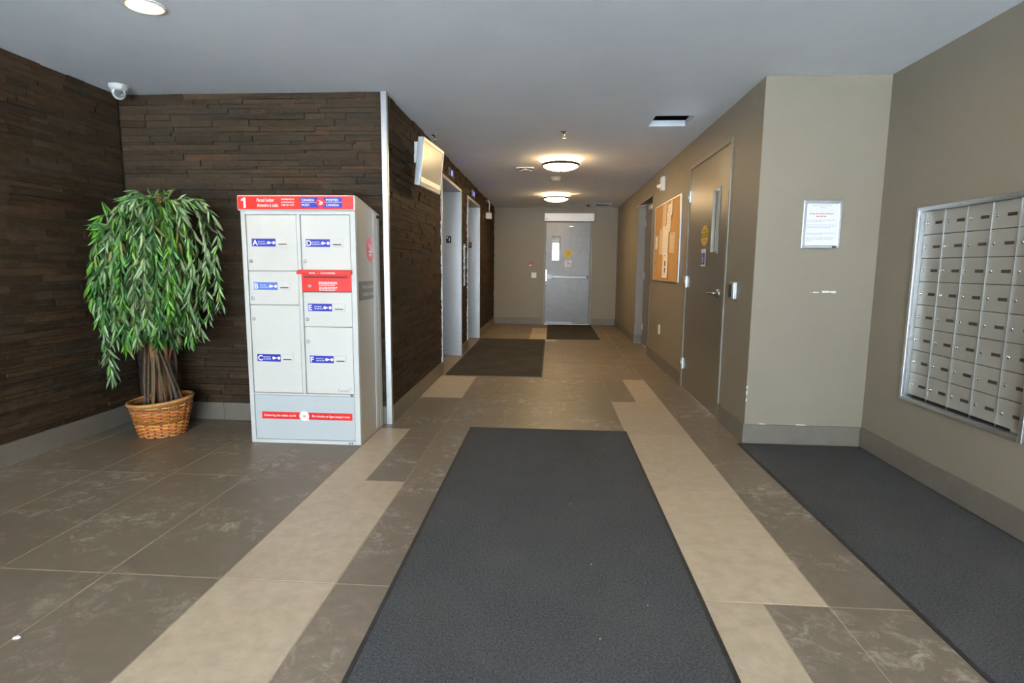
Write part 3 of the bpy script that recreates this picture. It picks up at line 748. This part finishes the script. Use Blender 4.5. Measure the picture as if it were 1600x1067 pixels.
# ------------------------------------------------------------------ end door and its fittings
x0, x1, zt = ED
o = struct(empty('door_3', ((x0 + x1) / 2, YE, 0)), 'grey metal door with panic bar at the end of the corridor')
fb = B().box(x0 - .05, x0 - .004, YE - .02, YE + .1, 0, zt + .05).box(x1 + .004, x1 + .05, YE - .02, YE + .1, 0, zt + .05).box(x0 - .004, x1 + .004, YE - .02, YE + .1, zt + .004, zt + .05)
fb.build('door_frame', 'frame_grey', o, bevel=.003)
YL = YE + .01                                             # face of the leaf
lx0, lx1, lz0, lz1 = .013, .182, 1.36, 1.87
lf = B().box(x0, lx0, YL, YL + .045, .002, zt).box(lx1, x1, YL, YL + .045, .002, zt).box(lx0, lx1, YL, YL + .045, .002, lz0).box(lx0, lx1, YL, YL + .045, lz1, zt).build('leaf', 'door_steel', o)
B().box(lx0 - .012, lx0, YL - .006, YL, lz0 - .012, lz1 + .012).box(lx1, lx1 + .012, YL - .006, YL, lz0 - .012, lz1 + .012).box(lx0, lx1, YL - .006, YL, lz0 - .012, lz0).box(lx0, lx1, YL - .006, YL, lz1, lz1 + .012).build('lite_frame', 'door_grey', lf)
B().box(lx0, lx1, YL + .02, YL + .026, lz0, lz1).build('lite_pane', 'lite_glass', lf)
sg = B().disc((.357, YL, 1.505), (0, -1, 0), .088, .002, 32).build('caution_sign', 'yellow_sign', lf)
text('CAUTION', (.357, YL - .0021, 1.525), .028, 'yellow_dark', sg, '-Y', .02, 'CENTER', width=.11)
text('AUTOMATIC', (.357, YL - .0021, 1.495), .028, 'yellow_dark', sg, '-Y', .02, 'CENTER', width=.14)
text('DOOR', (.357, YL - .0021, 1.465), .028, 'yellow_dark', sg, '-Y', .02, 'CENTER', width=.08)
ac = B().box(.282, .428, YL - .002, YL, 1.225, 1.375).build('access_sign', 'paper_white', lf)
def wheelchair(place, s, parent, material):
    pts = [(-.12, .30), (-.10, .06), (.14, .06), (.24, -.22)]
    n = place(0, 0, 1) - place(0, 0, 0)
    bb = B().disc(place(-.14, .42) , n, .075 * s, .0006, 14)
    for (a, b2) in zip(pts, pts[1:]):
        d = Vector((b2[0] - a[0], b2[1] - a[1])); w = Vector((-d.y, d.x)).normalized() * .045
        bb.prism([place(a[0] + w.x, a[1] + w.y), place(a[0] - w.x, a[1] - w.y), place(b2[0] - w.x, b2[1] - w.y), place(b2[0] + w.x, b2[1] + w.y)], n * .0006)
    for i in range(14):
        t0, t1 = PI * .62 + 1.5 * PI * i / 14, PI * .62 + 1.5 * PI * (i + 1) / 14
        bb.prism([place(-.03 + r * math.cos(t), -.16 + r * math.sin(t)) for r, t in ((.24, t0), (.24, t1), (.17, t1), (.17, t0))], n * .0006)
    bb.build('wheelchair_symbol', material, parent)
wheelchair(lambda u, v, d=0: Vector((.365 + .13 * u, YL - .0022 - d, 1.30 + .13 * v)), .13, ac, 'blue')
pbr = B().box(-.01, .77, YL - .05, YL - .02, .99, 1.035).build('panic_bar', 'steel_dark', lf, bevel=.004)
B().box(-.10, .02, YL - .055, YL, .965, 1.075).build('panic_bar_case', 'steel_dark', lf, bevel=.005)
B().box(.745, .785, YL - .055, YL, .985, 1.04).build('panic_bar_end', 'dark_plastic', lf, bevel=.004)
B().box(-.112, -.088, YL - .012, YL, .93, 1.16).build('latch_plate', 'chrome', lf, bevel=.002)
for zc in (1.53, .83, .40): B().lathe((-.10, YL, zc), [(0, .008), (.014, .008), (.018, 0)], 'Y', 12).build('bolt_cover', 'chrome', lf)
B().box(x0 + .02, x1 - .35, YL - .003, YL, .02, .06).build('kick_strip', 'steel_dark', lf)
B().box(.36, .46, YL - .02, YL, 2.055, 2.085).build('arm_shoe', 'chrome', lf, bevel=.003)
q = empty('door_operator', (.36, YE, 2.165)); tag(q, 'white automatic opener box mounted above the far metal door', 'door opener')
B().box(-.157, .876, YE - .13, YE - .021, 2.168, 2.335).build('cover', 'opener_white', q, bevel=.008)
B().box(-.14, -.08, YE - .1316, YE - .13, 2.21, 2.222).build('maker_plate', 'grey_print', q)
# room glimpsed through the little window
bt = struct(empty('wall_beyond', (.1, YE + 1.2, 0)), 'yellow wall glimpsed through the little window of the far door')
B().box(-.6, -.56, YE + W, YE + 1.2, 0, C).box(.86, .9, YE + W, YE + 1.2, 0, C).box(-.6, .9, YE + W, YE + 1.24, C, C + .04).box(-.6, .9, YE + W, YE + 1.24, -.04, 0).build('side_walls', 'taupe_paint', bt)
B().box(-.6, .9, YE + 1.2, YE + 1.24, 1.62, C).build('yellow_upper_wall', 'yellow_room', bt)
B().box(-.6, .9, YE + 1.2, YE + 1.24, 0, 1.62).build('white_lower_wall', 'bright_room', bt)
ld = bpy.data.lights.new('stair_lamp', 'AREA'); ld.size = .5; ld.energy = 1.6; ld.color = (1, .95, .85); lo = bpy.data.objects.new('stair_lamp', ld); COL.objects.link(lo); lo.location = (.15, YE + .75, C - .05)
B()
q = empty('pull_station', (-.43, YE, 1.24)); tag(q, 'small red fire alarm pull station left of the far door', 'fire alarm')
B().box(-.475, -.40, YE - .035, YE, 1.235, 1.31).build('body', 'wheel_red', q, bevel=.004); B().box(-.465, -.41, YE - .042, YE - .035, 1.245, 1.265).build('handle', 'white_plastic', q)
B().box(-.48, -.395, YE - .02, YE, 1.31, 1.325).build('cap', 'dark_plastic', q)
q = empty('door_push_plate', (-.36, YE, .99)); tag(q, 'square white push plate left of the far door', 'push plate')
B().box(-.42, -.31, YE - .02, YE, .99, 1.105).build('box', 'white_plastic', q, bevel=.004); B().box(-.405, -.325, YE - .026, YE - .02, 1.005, 1.09).build('pad', 'white_plastic', q, bevel=.003)

# ------------------------------------------------------------------ near door in the right corridor wall
y0, y1, zt = ND
o = struct(empty('door_4', (XR, (y0 + y1) / 2, 0)), 'taupe door with narrow window and lever in the right wall')
B().box(XR - .012, XR + .1, y0 - .045, y0 - .003, 0, zt + .045).box(XR - .012, XR + .1, y1 + .003, y1 + .045, 0, zt + .045).box(XR - .012, XR + .1, y0 - .003, y1 + .003, zt + .003, zt + .045).build('door_frame', 'frame_grey', o, bevel=.003)
XF = XR - .002
ly0, ly1, lz0, lz1 = 4.90, 5.08, 1.36, 1.875
lf = B().box(XF, XF + .045, y0, ly0, .008, zt).box(XF, XF + .045, ly1, y1, .008, zt).box(XF, XF + .045, ly0, ly1, .008, lz0).box(XF, XF + .045, ly0, ly1, lz1, zt).build('leaf', 'door_taupe', o)
e = .016
B().box(XF - .008, XF, ly0 - e, ly0, lz0 - e, lz1 + e).box(XF - .008, XF, ly1, ly1 + e, lz0 - e, lz1 + e).box(XF - .008, XF, ly0, ly1, lz0 - e, lz0).box(XF - .008, XF, ly0, ly1, lz1, lz1 + e).build('lite_frame', 'frame_grey', lf)
B().box(XF + .018, XF + .024, ly0, ly1, lz0, lz1).build('lite_pane', 'lite_glass', lf)
oc = []
for i in range(20):
    t = 2 * PI * i / 20; oc.append((XF, 5.318 + .115 * math.cos(t), 1.515 + .09 * math.sin(t)))
sg = B().prism(oc, (-.002, 0, 0)).build('caution_sign', 'yellow_sign', lf)
B().box(XF - .0026, XF - .002, 5.206, 5.43, 1.495, 1.535).build('sign_band', 'yellow_dark', sg)
text('CAUTION', (XF - .0028, 5.318, 1.505), .03, 'yellow_sign', sg, '-X', .02, 'CENTER', width=.17)
text('AUTOMATIC', (XF - .0021, 5.318, 1.55), .022, 'yellow_dark', sg, '-X', .02, 'CENTER', width=.14)
text('DOOR', (XF - .0021, 5.318, 1.462), .024, 'yellow_dark', sg, '-X', .02, 'CENTER', width=.09)
ac = B().box(XF - .002, XF, 5.265, 5.40, 1.24, 1.395).build('access_sign', 'paper_white', lf)
B().box(XF - .0026, XF - .002, 5.272, 5.393, 1.255, 1.36).build('access_field', 'blue', ac)
wheelchair(lambda u, v, d=0: Vector((XF - .0028 - d, 5.332 - .1 * u, 1.308 + .1 * v)), .1, ac, 'white_print')
hn = B().lathe((XF, 4.80, 1.02), [(0, .014), (.028, .014), (.033, .006), (.034, 0)], '-X', 24); hn.tube([(XF - .01, 4.80, 1.02), (XF - .055, 4.80, 1.02)], .012, 10)
hn.tube([(XF - .05, 4.795, 1.02), (XF - .055, 4.86, 1.017), (XF - .052, 4.95, 1.012)], [.013, .012, .009], 10); hn.build('lever_handle', 'steel', lf)
for zc in (1.925, 1.085, .25):
    B().box(XR - .016, XR + .002, y1 - .028, y1 + .028, zc - .055, zc + .055).tube([(XR - .018, y1 + .001, zc - .056), (XR - .018, y1 + .001, zc + .056)], .008, 8).build('hinge', 'aluminium', o)
st2 = struct(box(XR + .9, XR + .94, 4.3, 6.3, 0, C).build('wall_stair', 'bright_room'), 'pale wall behind the little window of the right door')
q = empty('card_reader', (XR, 4.39, .99)); tag(q, 'steel push button box beside the right door lever', 'push button')
B().box(XR - .028, XR, 4.335, 4.445, .995, 1.122).build('housing', 'aluminium', q, bevel=.004); B().box(XR - .034, XR - .028, 4.35, 4.43, 1.008, 1.108).build('button', 'steel_dark', q, bevel=.003)

# ------------------------------------------------------------------ recessed doorway further along
a, e, zt = REC; XD = XR + .115
o = struct(empty('door_5', (XR, (a + e) / 2, 0)), 'recessed grey door with closer beyond the notice board')
B().box(XR - .004, XD + .06, e, e + .035, 0, zt).box(XR - .004, XD + .06, a - .035, a, 0, zt).box(XR - .004, XD + .06, a, e, zt, zt + .035).build('door_frame', 'frame_grey', o, bevel=.002)
lf = box(XD, XD + .045, a + .004, e - .004, .008, zt - .004).build('leaf', 'door_taupe', o)
for zc in (1.93, 1.10, .27): B().tube([(XD - .008, e - .012, zc - .06), (XD - .008, e - .012, zc + .06)], .010, 8).box(XD - .004, XD + .001, e - .04, e - .003, zc - .055, zc + .055).build('hinge', 'aluminium', o)
cl = B().box(XD - .055, XD, 8.55, 8.80, 2.08, 2.14).build('closer', 'aluminium', lf, bevel=.006)
B().tube([(XD - .03, 8.62, 2.145), (XD - .16, 8.95, 2.155), (XR - .05, 9.30, 2.17)], .008, 6).build('closer_arm', 'aluminium', cl)
B().lathe((XD, 8.18, 1.02), [(0, .05), (.03, .045), (.03, .02), (.012, .015), (.012, 0)], '-X', 16).build('knob', 'steel', lf)
box(XR + .002, XD - .001, e - .012, e, 0, BASE_H).build('recess_base', 'base_tile', o)

# ------------------------------------------------------------------ notice board with papers
o = empty('notice_board', (XR, 7.05, 1.06)); tag(o, 'cork notice board with aluminium frame on the right corridor wall', 'notice board')
by0, by1, bz0, bz1 = 6.29, 7.80, 1.065, 2.005
B().box(XR - .012, XR - .001, by0, by1, bz0, bz1).build('cork_panel', 'cork', o)
for nm, a in (('frame_rail', (by0, by1, bz1 - .008, bz1 + .004)), ('frame_rail', (by0, by1, bz0 - .004, bz0 + .008)), ('frame_rail', (by0 - .004, by0 + .03, bz0 + .008, bz1 - .008)), ('frame_rail', (by1 - .01, by1 + .004, bz0 + .008, bz1 - .008))):
    B().box(XR - .016, XR - .001, *a).build(nm, 'aluminium', o, bevel=.002)
def sheet(yc, zc, w, h, label, m='paper', lines=7, rot=0.0, curl=.006, lay=0, photos=()):
    """sheet pinned to the cork; yc, zc centre; slightly curled at its lower edge"""
    r = empty('pinned_paper', (XR - .013, yc, zc)); tag(r, label, 'paper', 'papers on the notice board')
    X = XR - .0135 - lay * .004; ca, sa = math.cos(rot), math.sin(rot)
    P = lambda u, v, d=0: Vector((X - d - curl * max(0, -v / h + .1) ** 2, yc - (u * ca - v * sa), zc + u * sa + v * ca))
    n = 5; bb = B()
    for i in range(n):
        v0, v1 = -h / 2 + h * i / n, -h / 2 + h * (i + 1) / n
        a_ = [P(-w / 2, v0), P(w / 2, v0), P(w / 2, v1), P(-w / 2, v1)]; b_ = [q + Vector((-.0006, 0, 0)) for q in a_]
        bb._add(a_ + b_, [(0, 3, 2, 1), (4, 5, 6, 7), (0, 1, 5, 4), (1, 2, 6, 5), (2, 3, 7, 6), (3, 0, 4, 7)])
    bb.build('sheet', m, r)
    lb = B()
    for i in range(lines):
        v = h * .38 - h * .76 * i / max(1, lines - 1); u = -w * .4
        while u < w * .36:
            L = rnd.uniform(.03, .09) * min(1, w / .2)
            if u + L > w * .42: break
            q = [P(u, v, .001), P(u + L, v, .001), P(u + L, v + .005, .001), P(u, v + .005, .001)]; lb.prism(q, (-.0003, 0, 0)); u += L + .012
    if lb.v: tag(lb.build('print_lines', 'print_line', r), kind='stuff')
    for (u, v, s) in photos:
        B().prism([P(u - s, v - s, .001), P(u + s, v - s, .001), P(u + s, v + s, .001), P(u - s, v + s, .001)], (-.0004, 0, 0)).build('picture', 'photo_dark', r)
    B().lathe((X - .0005, yc + (-h / 2 * 0), zc + h * .45), [(0, .009), (.005, .008), (.004, .003), (.006, 0)], '-X', 8).build('pin', 'steel_dark', r)
sheet(6.80, 1.885, .24, .17, 'tilted white leaflet at the top of the notice board', 'paper', 4, .16, .012, 2)
sheet(6.87, 1.76, .23, .24, 'white sheet under the tilted leaflet on the notice board', 'paper', 6, 0, .006, 1)
sheet(7.17, 1.83, .21, .33, 'long cream sheet left of the tilted leaflet', 'paper_old', 9, 0, .006, 0)
sheet(7.03, 1.55, .34, .34, 'wide cream page in the middle of the notice board', 'paper', 9, 0, .008, 1)
sheet(7.32, 1.55, .22, .32, 'cream page left of the board centre', 'paper_old', 9, 0, .006, 0)
sheet(6.66, 1.51, .28, .23, 'plain cream sheet at the right edge of the notice board', 'paper_old', 4, -.05, .008, 0)
sheet(7.62, 1.55, .17, .17, 'small cream note at the far left of the notice board', 'paper', 3, .0, .006, 0)
sheet(6.98, 1.245, .30, .28, 'white flyer with two dark pictures low on the notice board', 'paper', 2, .0, .010, 2, ((.0, .03, .03), (.0, -.05, .03)))
sheet(7.66, 1.30, .15, .26, 'faded tan sheet low at the left of the notice board', 'paper_tan', 6, .0, .004, 0, ((.0, -.01, .014),))

# ------------------------------------------------------------------ framed notice
o = empty('framed_notice', (1.793, YN, 1.36)); tag(o, 'white sheet in a silver frame on the taupe wall', 'framed notice')
fx0, fx1, fz0, fz1 = 1.669, 1.917, 1.361, 1.676; e = .021
for poly in (((fx0, fz0), (fx0 + e, fz0 + e), (fx0 + e, fz1 - e), (fx0, fz1)), ((fx1, fz0), (fx1, fz1), (fx1 - e, fz1 - e), (fx1 - e, fz0 + e)), ((fx0, fz1), (fx0 + e, fz1 - e), (fx1 - e, fz1 - e), (fx1, fz1)), ((fx0, fz0), (fx1, fz0), (fx1 - e, fz0 + e), (fx0 + e, fz0 + e))):
    B().prism([(u, YN - .001, v) for u, v in poly], (0, -.014, 0)).build('frame_rail', 'aluminium', o, bevel=.003)
sh = B().box(fx0 + .01, fx1 - .01, YN - .006, YN - .001, fz0 + .01, fz1 - .01).build('notice_sheet', 'paper_white', o)
def lines(rows, m):
    lb = B()
    for (zz, u0, u1, hh) in rows:
        u = u0
        while u < u1 - .006:
            L = min(rnd.uniform(.008, .026), u1 - u); lb.box(u, u + L, YN - .0064, YN - .006, zz, zz + hh); u += L + .004
    tag(lb.build('print_lines', m, sh), kind='stuff')
lines([(1.642, 1.725, 1.86, .003), (1.627, 1.775, 1.81, .004)], 'print_grey')
lines([(1.585, 1.712, 1.874, .006), (1.568, 1.755, 1.83, .006)], 'print_red')
lines([(z, 1.70, u, .0032) for z, u in ((1.545, 1.88), (1.535, 1.80), (1.515, 1.885), (1.505, 1.885), (1.495, 1.85), (1.46, 1.885), (1.45, 1.80), (1.43, 1.88), (1.42, 1.87), (1.41, 1.74))], 'print_grey')
B().box(1.868, 1.895, YN - .0158, YN - .015, 1.365, 1.377).build('maker_tab', 'photo_dark', o)

# ------------------------------------------------------------------ mailbox bank recessed in the right wall
o = empty('mailbox_bank', (XR2, (MB[0] + MB[1]) / 2, MB[2])); tag(o, 'recessed bank of forty small locked mailboxes in the right wall', 'mailboxes')
a0, a1, c0, c1 = MB; e = .024
XP = XR2 + .022                        # face of the little doors
for A in ((a0, a0 + e, c0, c1), (a1 - e, a1, c0, c1), (a0 + e, a1 - e, c0, c0 + .02), (a0 + e, a1 - e, c1 - .02, c1)):
    B().box(XR2 - .014, XR2 - .0005, *A).build('trim_rail', 'aluminium', o, bevel=.002)
i0, i1, k0, k1 = a0 + e + .001, a1 - e - .001, c0 + .021, c1 - .021
B().box(XR2, XP + .03, i0 - .003, i0 + .004, k0, k1).box(XR2, XP + .03, i1 - .004, i1 + .003, k0, k1).box(XR2, XP + .03, i0, i1, k0 - .004, k0 + .003).box(XR2, XP + .03, i0, i1, k1 - .003, k1 + .004).build('reveal', 'aluminium', o)
B().box(XP + .03, XP + .04, i0, i1, k0, k1).build('back_panel', 'black', o)
NC, NR = 5, 8; py = (i1 - i0 - .008) / NC; pz = (k1 - k0 - .006 - .012) / NR
num = 0
md = B(); yA = 0
for r in range(NR):
    for c in range(NC):
        yr = i1 - .004 - c * py; zt_ = k1 - .003 - r * pz          # column 0 = far end (left in view)
        d = B().box(XP, XP + .012, yr - py + .0016, yr - .0016, zt_ - pz + .0016, zt_ - .0016).build('mailbox_door', 'mailbox', o, bevel=.0015)
        zc = zt_ - pz * .52
        B().lathe((XP, yr - py * .18, zc), [(0, .007), (.0075, .007), (.009, .003), (.0095, 0)], '-X', 12).build('lock', 'chrome', d)
        B().box(XP - .0022, XP, yr - py * .88, yr - py * .56, zc - .008, zc + .008).build('number_plate', 'photo_dark', d)
for c in range(1, NC):
    yr = i1 - .004 - c * py; B().box(XP - .0045, XP, yr - .0015, yr + .0015, k0 + .003, k1 - .003).build('column_rail', 'aluminium', o)
B().box(XP - .0015, XP, i0 + .02, i0 + .085, k0 + .006, k0 + .022).build('maker_plate', 'grey_print', o)

# ------------------------------------------------------------------ small wall fittings
q = empty('wall_outlet', (XR, 7.27, .40)); tag(q, 'cream wall outlet plate below the notice board', 'outlet')
B().box(XR - .008, XR, 7.215, 7.325, .395, .515).build('plate', 'white_plastic', q, bevel=.003)
for zc in (.43, .48): B().box(XR - .0095, XR - .008, 7.25, 7.29, zc - .014, zc + .014).build('socket', 'white_plastic', q, bevel=.002)
q = empty('alarm_strobe', (XR, 7.33, 2.16)); tag(q, 'white wall strobe above the notice board', 'alarm')
B().box(XR - .045, XR, 7.27, 7.39, 2.165, 2.335).build('body', 'white_plastic', q, bevel=.008); B().lathe((XR - .045, 7.33, 2.22), [(0, .05), (.018, .045), (.03, .0)], '-X', 14).build('lens', 'white_plastic', q)
q = empty('emergency_light', (XL + .03, 10.65, 2.1)); tag(q, 'white emergency light hanging near the end of the stone wall', 'emergency light')
B().box(XL + .005, XL + .11, 10.58, 10.72, 2.09, 2.20).build('head', 'white_plastic', q, bevel=.012)
B().tube([(XL + .07, 10.64, 2.19), (XL + .065, 10.64, 2.28), (XL + .075, 10.62, 2.36), (XL + .055, 10.6, 2.41), (XL + .01, 10.6, 2.42)], .011, 8).build('conduit', 'aluminium', q)
B().box(XL - .003, XL + .035, 10.5, 10.7, 2.38, 2.455).build('base_box', 'dark_plastic', q, bevel=.004)

# ------------------------------------------------------------------ ceiling fittings
def flush_lamp(x, y, label):
    o = empty('ceiling_lamp', (x, y, C)); tag(o, label, 'ceiling lamp', 'flush ceiling lamps in the corridor')
    B().lathe((x, y, C), [(0, -.001), (.10, -.001), (.10, -.05), (0, -.05)], 'Z', 32).build('base_pan', 'white_plastic', o)
    B().lathe((x, y, C), [(.10, -.012), (.240, -.010), (.250, -.016), (.240, -.023), (.10, -.026)], 'Z', 48).build('upper_glass', 'lamp_glass_upper', o)
    B().lathe((x, y, C), [(.185, -.050), (.214, -.050), (.219, -.064), (.214, -.080), (.195, -.080)], 'Z', 48, closed=True).build('ring', 'lamp_ring', o)
    B().lathe((x, y, C), [(.0, -.072), (.185, -.074), (.204, -.079), (.198, -.088), (.165, -.104), (.115, -.119), (.06, -.127), (0, -.130)], 'Z', 48).build('lower_dome', 'lamp_glass', o)
    B().lathe((x, y, C), [(.0, -.128), (.009, -.129), (.010, -.137), (0, -.142)], 'Z', 14).build('finial', 'lamp_ring', o)
flush_lamp(.09, 6.87, 'glowing round flush lamp on the corridor ceiling, the nearer one')
flush_lamp(.063, 10.1, 'glowing round flush lamp on the corridor ceiling, the farther one')
def pot(x, y, label):
    o = empty('pot_light', (x, y, C)); tag(o, label, 'pot light', 'recessed pot lights of the lobby')
    B().lathe((x, y, C), [(.075, .0), (.098, -.001), (.100, -.006), (.078, -.010)], 'Z', 40, closed=True).build('trim_ring', 'white_plastic', o)
    B().lathe((x, y, C), [(.0, -.0045), (.076, -.0045), (.076, -.001), (0, -.001)], 'Z', 32).build('diffuser', 'pot_glow', o)
pot(-2.0, 2.835, 'glowing recessed pot light at the top left of the lobby ceiling')
pot(.84, 2.74, 'glowing recessed pot light at the top right, above the frame edge')
pot(-2.0, .25, 'added pot light, unseen behind the viewer on the left')  # this one and the next are unseen, added to brighten floor and ceiling
pot(.84, .25, 'added pot light, unseen behind the viewer on the right')
def sprinkler(x, y, label):
    o = empty('sprinkler', (x, y, C)); tag(o, label, 'sprinkler', 'ceiling sprinklers')
    B().lathe((x, y, C), [(0, -.001), (.040, -.001), (.036, -.008), (.014, -.012), (.012, -.03), (0, -.03)], 'Z', 20).build('escutcheon', 'chrome', o)
    B().tube([(x - .006, y, C - .028), (x - .016, y, C - .042), (x - .005, y, C - .056)], .0035, 6).tube([(x + .006, y, C - .028), (x + .016, y, C - .042), (x + .005, y, C - .056)], .0035, 6).build('yoke', 'chrome', o)
    B().lathe((x, y, C), [(0, -.055), (.018, -.056), (.018, -.059), (0, -.06)], 'Z', 16).build('deflector', 'chrome', o)
sprinkler(.10, 5.50, 'small chrome ceiling sprinkler before the nearer corridor lamp')
sprinkler(-1.13, 5.60, 'small ceiling sprinkler just behind the television')
o = empty('smoke_detector', (.047, 8.2, C)); tag(o, 'round white smoke detector between the two corridor lamps', 'smoke detector')
B().lathe((.047, 8.2, C), [(0, -.001), (.075, -.001), (.073, -.018), (.068, -.020), (.055, -.045), (.03, -.05), (0, -.05)], 'Z', 28).build('housing', 'white_plastic', o)
B().lathe((.047, 8.2, C), [(.074, -.017), (.0755, -.019), (.069, -.0215)], 'Z', 28).build('vent_ring', 'grey_print', o)
o = empty('ceiling_vent', (-.35, 7.5, C)); tag(o, 'small square white exhaust vent left of the nearer corridor lamp', 'vent')
fr = B()
for A in ((-.46, -.24, 7.38, 7.41), (-.46, -.24, 7.60, 7.63), (-.46, -.43, 7.41, 7.60), (-.27, -.24, 7.41, 7.60)): fr.box(*A, C - .014, C - .001)
fr.build('frame', 'white_plastic', o, bevel=.002); B().box(-.43, -.27, 7.41, 7.60, C - .003, C - .001).build('backing', 'dark_plastic', o)
B().box(-.40, -.30, 7.44, 7.57, C - .028, C - .018).build('diffuser', 'white_plastic', o, bevel=.004)
for yy in (7.45, 7.56): B().box(-.36, -.34, yy - .004, yy + .004, C - .019, C - .002).build('support', 'white_plastic', o)
o = empty('ceiling_vent', (1.0, 11.7, C)); tag(o, 'dark slot vent in the ceiling by the far door', 'vent')
fr = B()
for A in ((.84, 1.16, 11.52, 11.545), (.84, 1.16, 11.855, 11.88), (.84, .862, 11.545, 11.855), (1.138, 1.16, 11.545, 11.855)): fr.box(*A, C - .010, C - .001)
fr.build('frame', 'white_plastic', o); B().box(.862, 1.138, 11.545, 11.855, C - .003, C - .001).build('backing', 'black', o)
for k in range(5): B().box(.862, 1.138, 11.575 + .06 * k, 11.58 + .06 * k, C - .012, C - .003).build('slat', 'dark_plastic', o)
o = empty('ceiling_sensor', (.70, 11.8, C)); tag(o, 'tiny dark ceiling sensor left of the slot vent', 'sensor')
B().lathe((.72, 11.8, C), [(0, -.03), (.025, -.028), (.032, -.012), (.036, -.001), (0, -.001)], 'Z', 16).build('housing', 'dark_plastic', o)
# dome camera in the stone corner
cx, cy = -3.07, 4.02
o = empty('security_camera', (cx, cy, C)); tag(o, 'white turret security camera on the ceiling in the stone corner', 'security camera')
B().lathe((cx, cy, C), [(0, -.001), (.062, -.001), (.060, -.022), (.050, -.040), (0, -.042)], 'Z', 28).build('base', 'white_plastic', o)
dv = (Vector((0, 0, 1.5)) - Vector((cx, cy, C))).normalized(); cc = Vector((cx, cy, C - .058))
bb = B(); nn = 14
u_ = dv.orthogonal().normalized(); w_ = dv.cross(u_); vsx = []; fsx = []
prof = [(.0, -.043), (.02, -.038), (.036, -.024), (.043, 0), (.041, .016), (.034, .028), (.030, .030)]
for r, h in prof:
    for i in range(nn * 2): t = PI * i / nn; vsx.append(cc + r * (math.cos(t) * u_ + math.sin(t) * w_) + h * dv)
for j in range(len(prof) - 1):
    for i in range(nn * 2): fsx.append((j * 28 + i, j * 28 + (i + 1) % 28, (j + 1) * 28 + (i + 1) % 28, (j + 1) * 28 + i))
bb._add(vsx, fsx, True).build('eyeball', 'white_plastic', o)
B().disc(cc + dv * .022, dv, .030, .007, 24).build('lens_cover', 'dark_plastic', o)
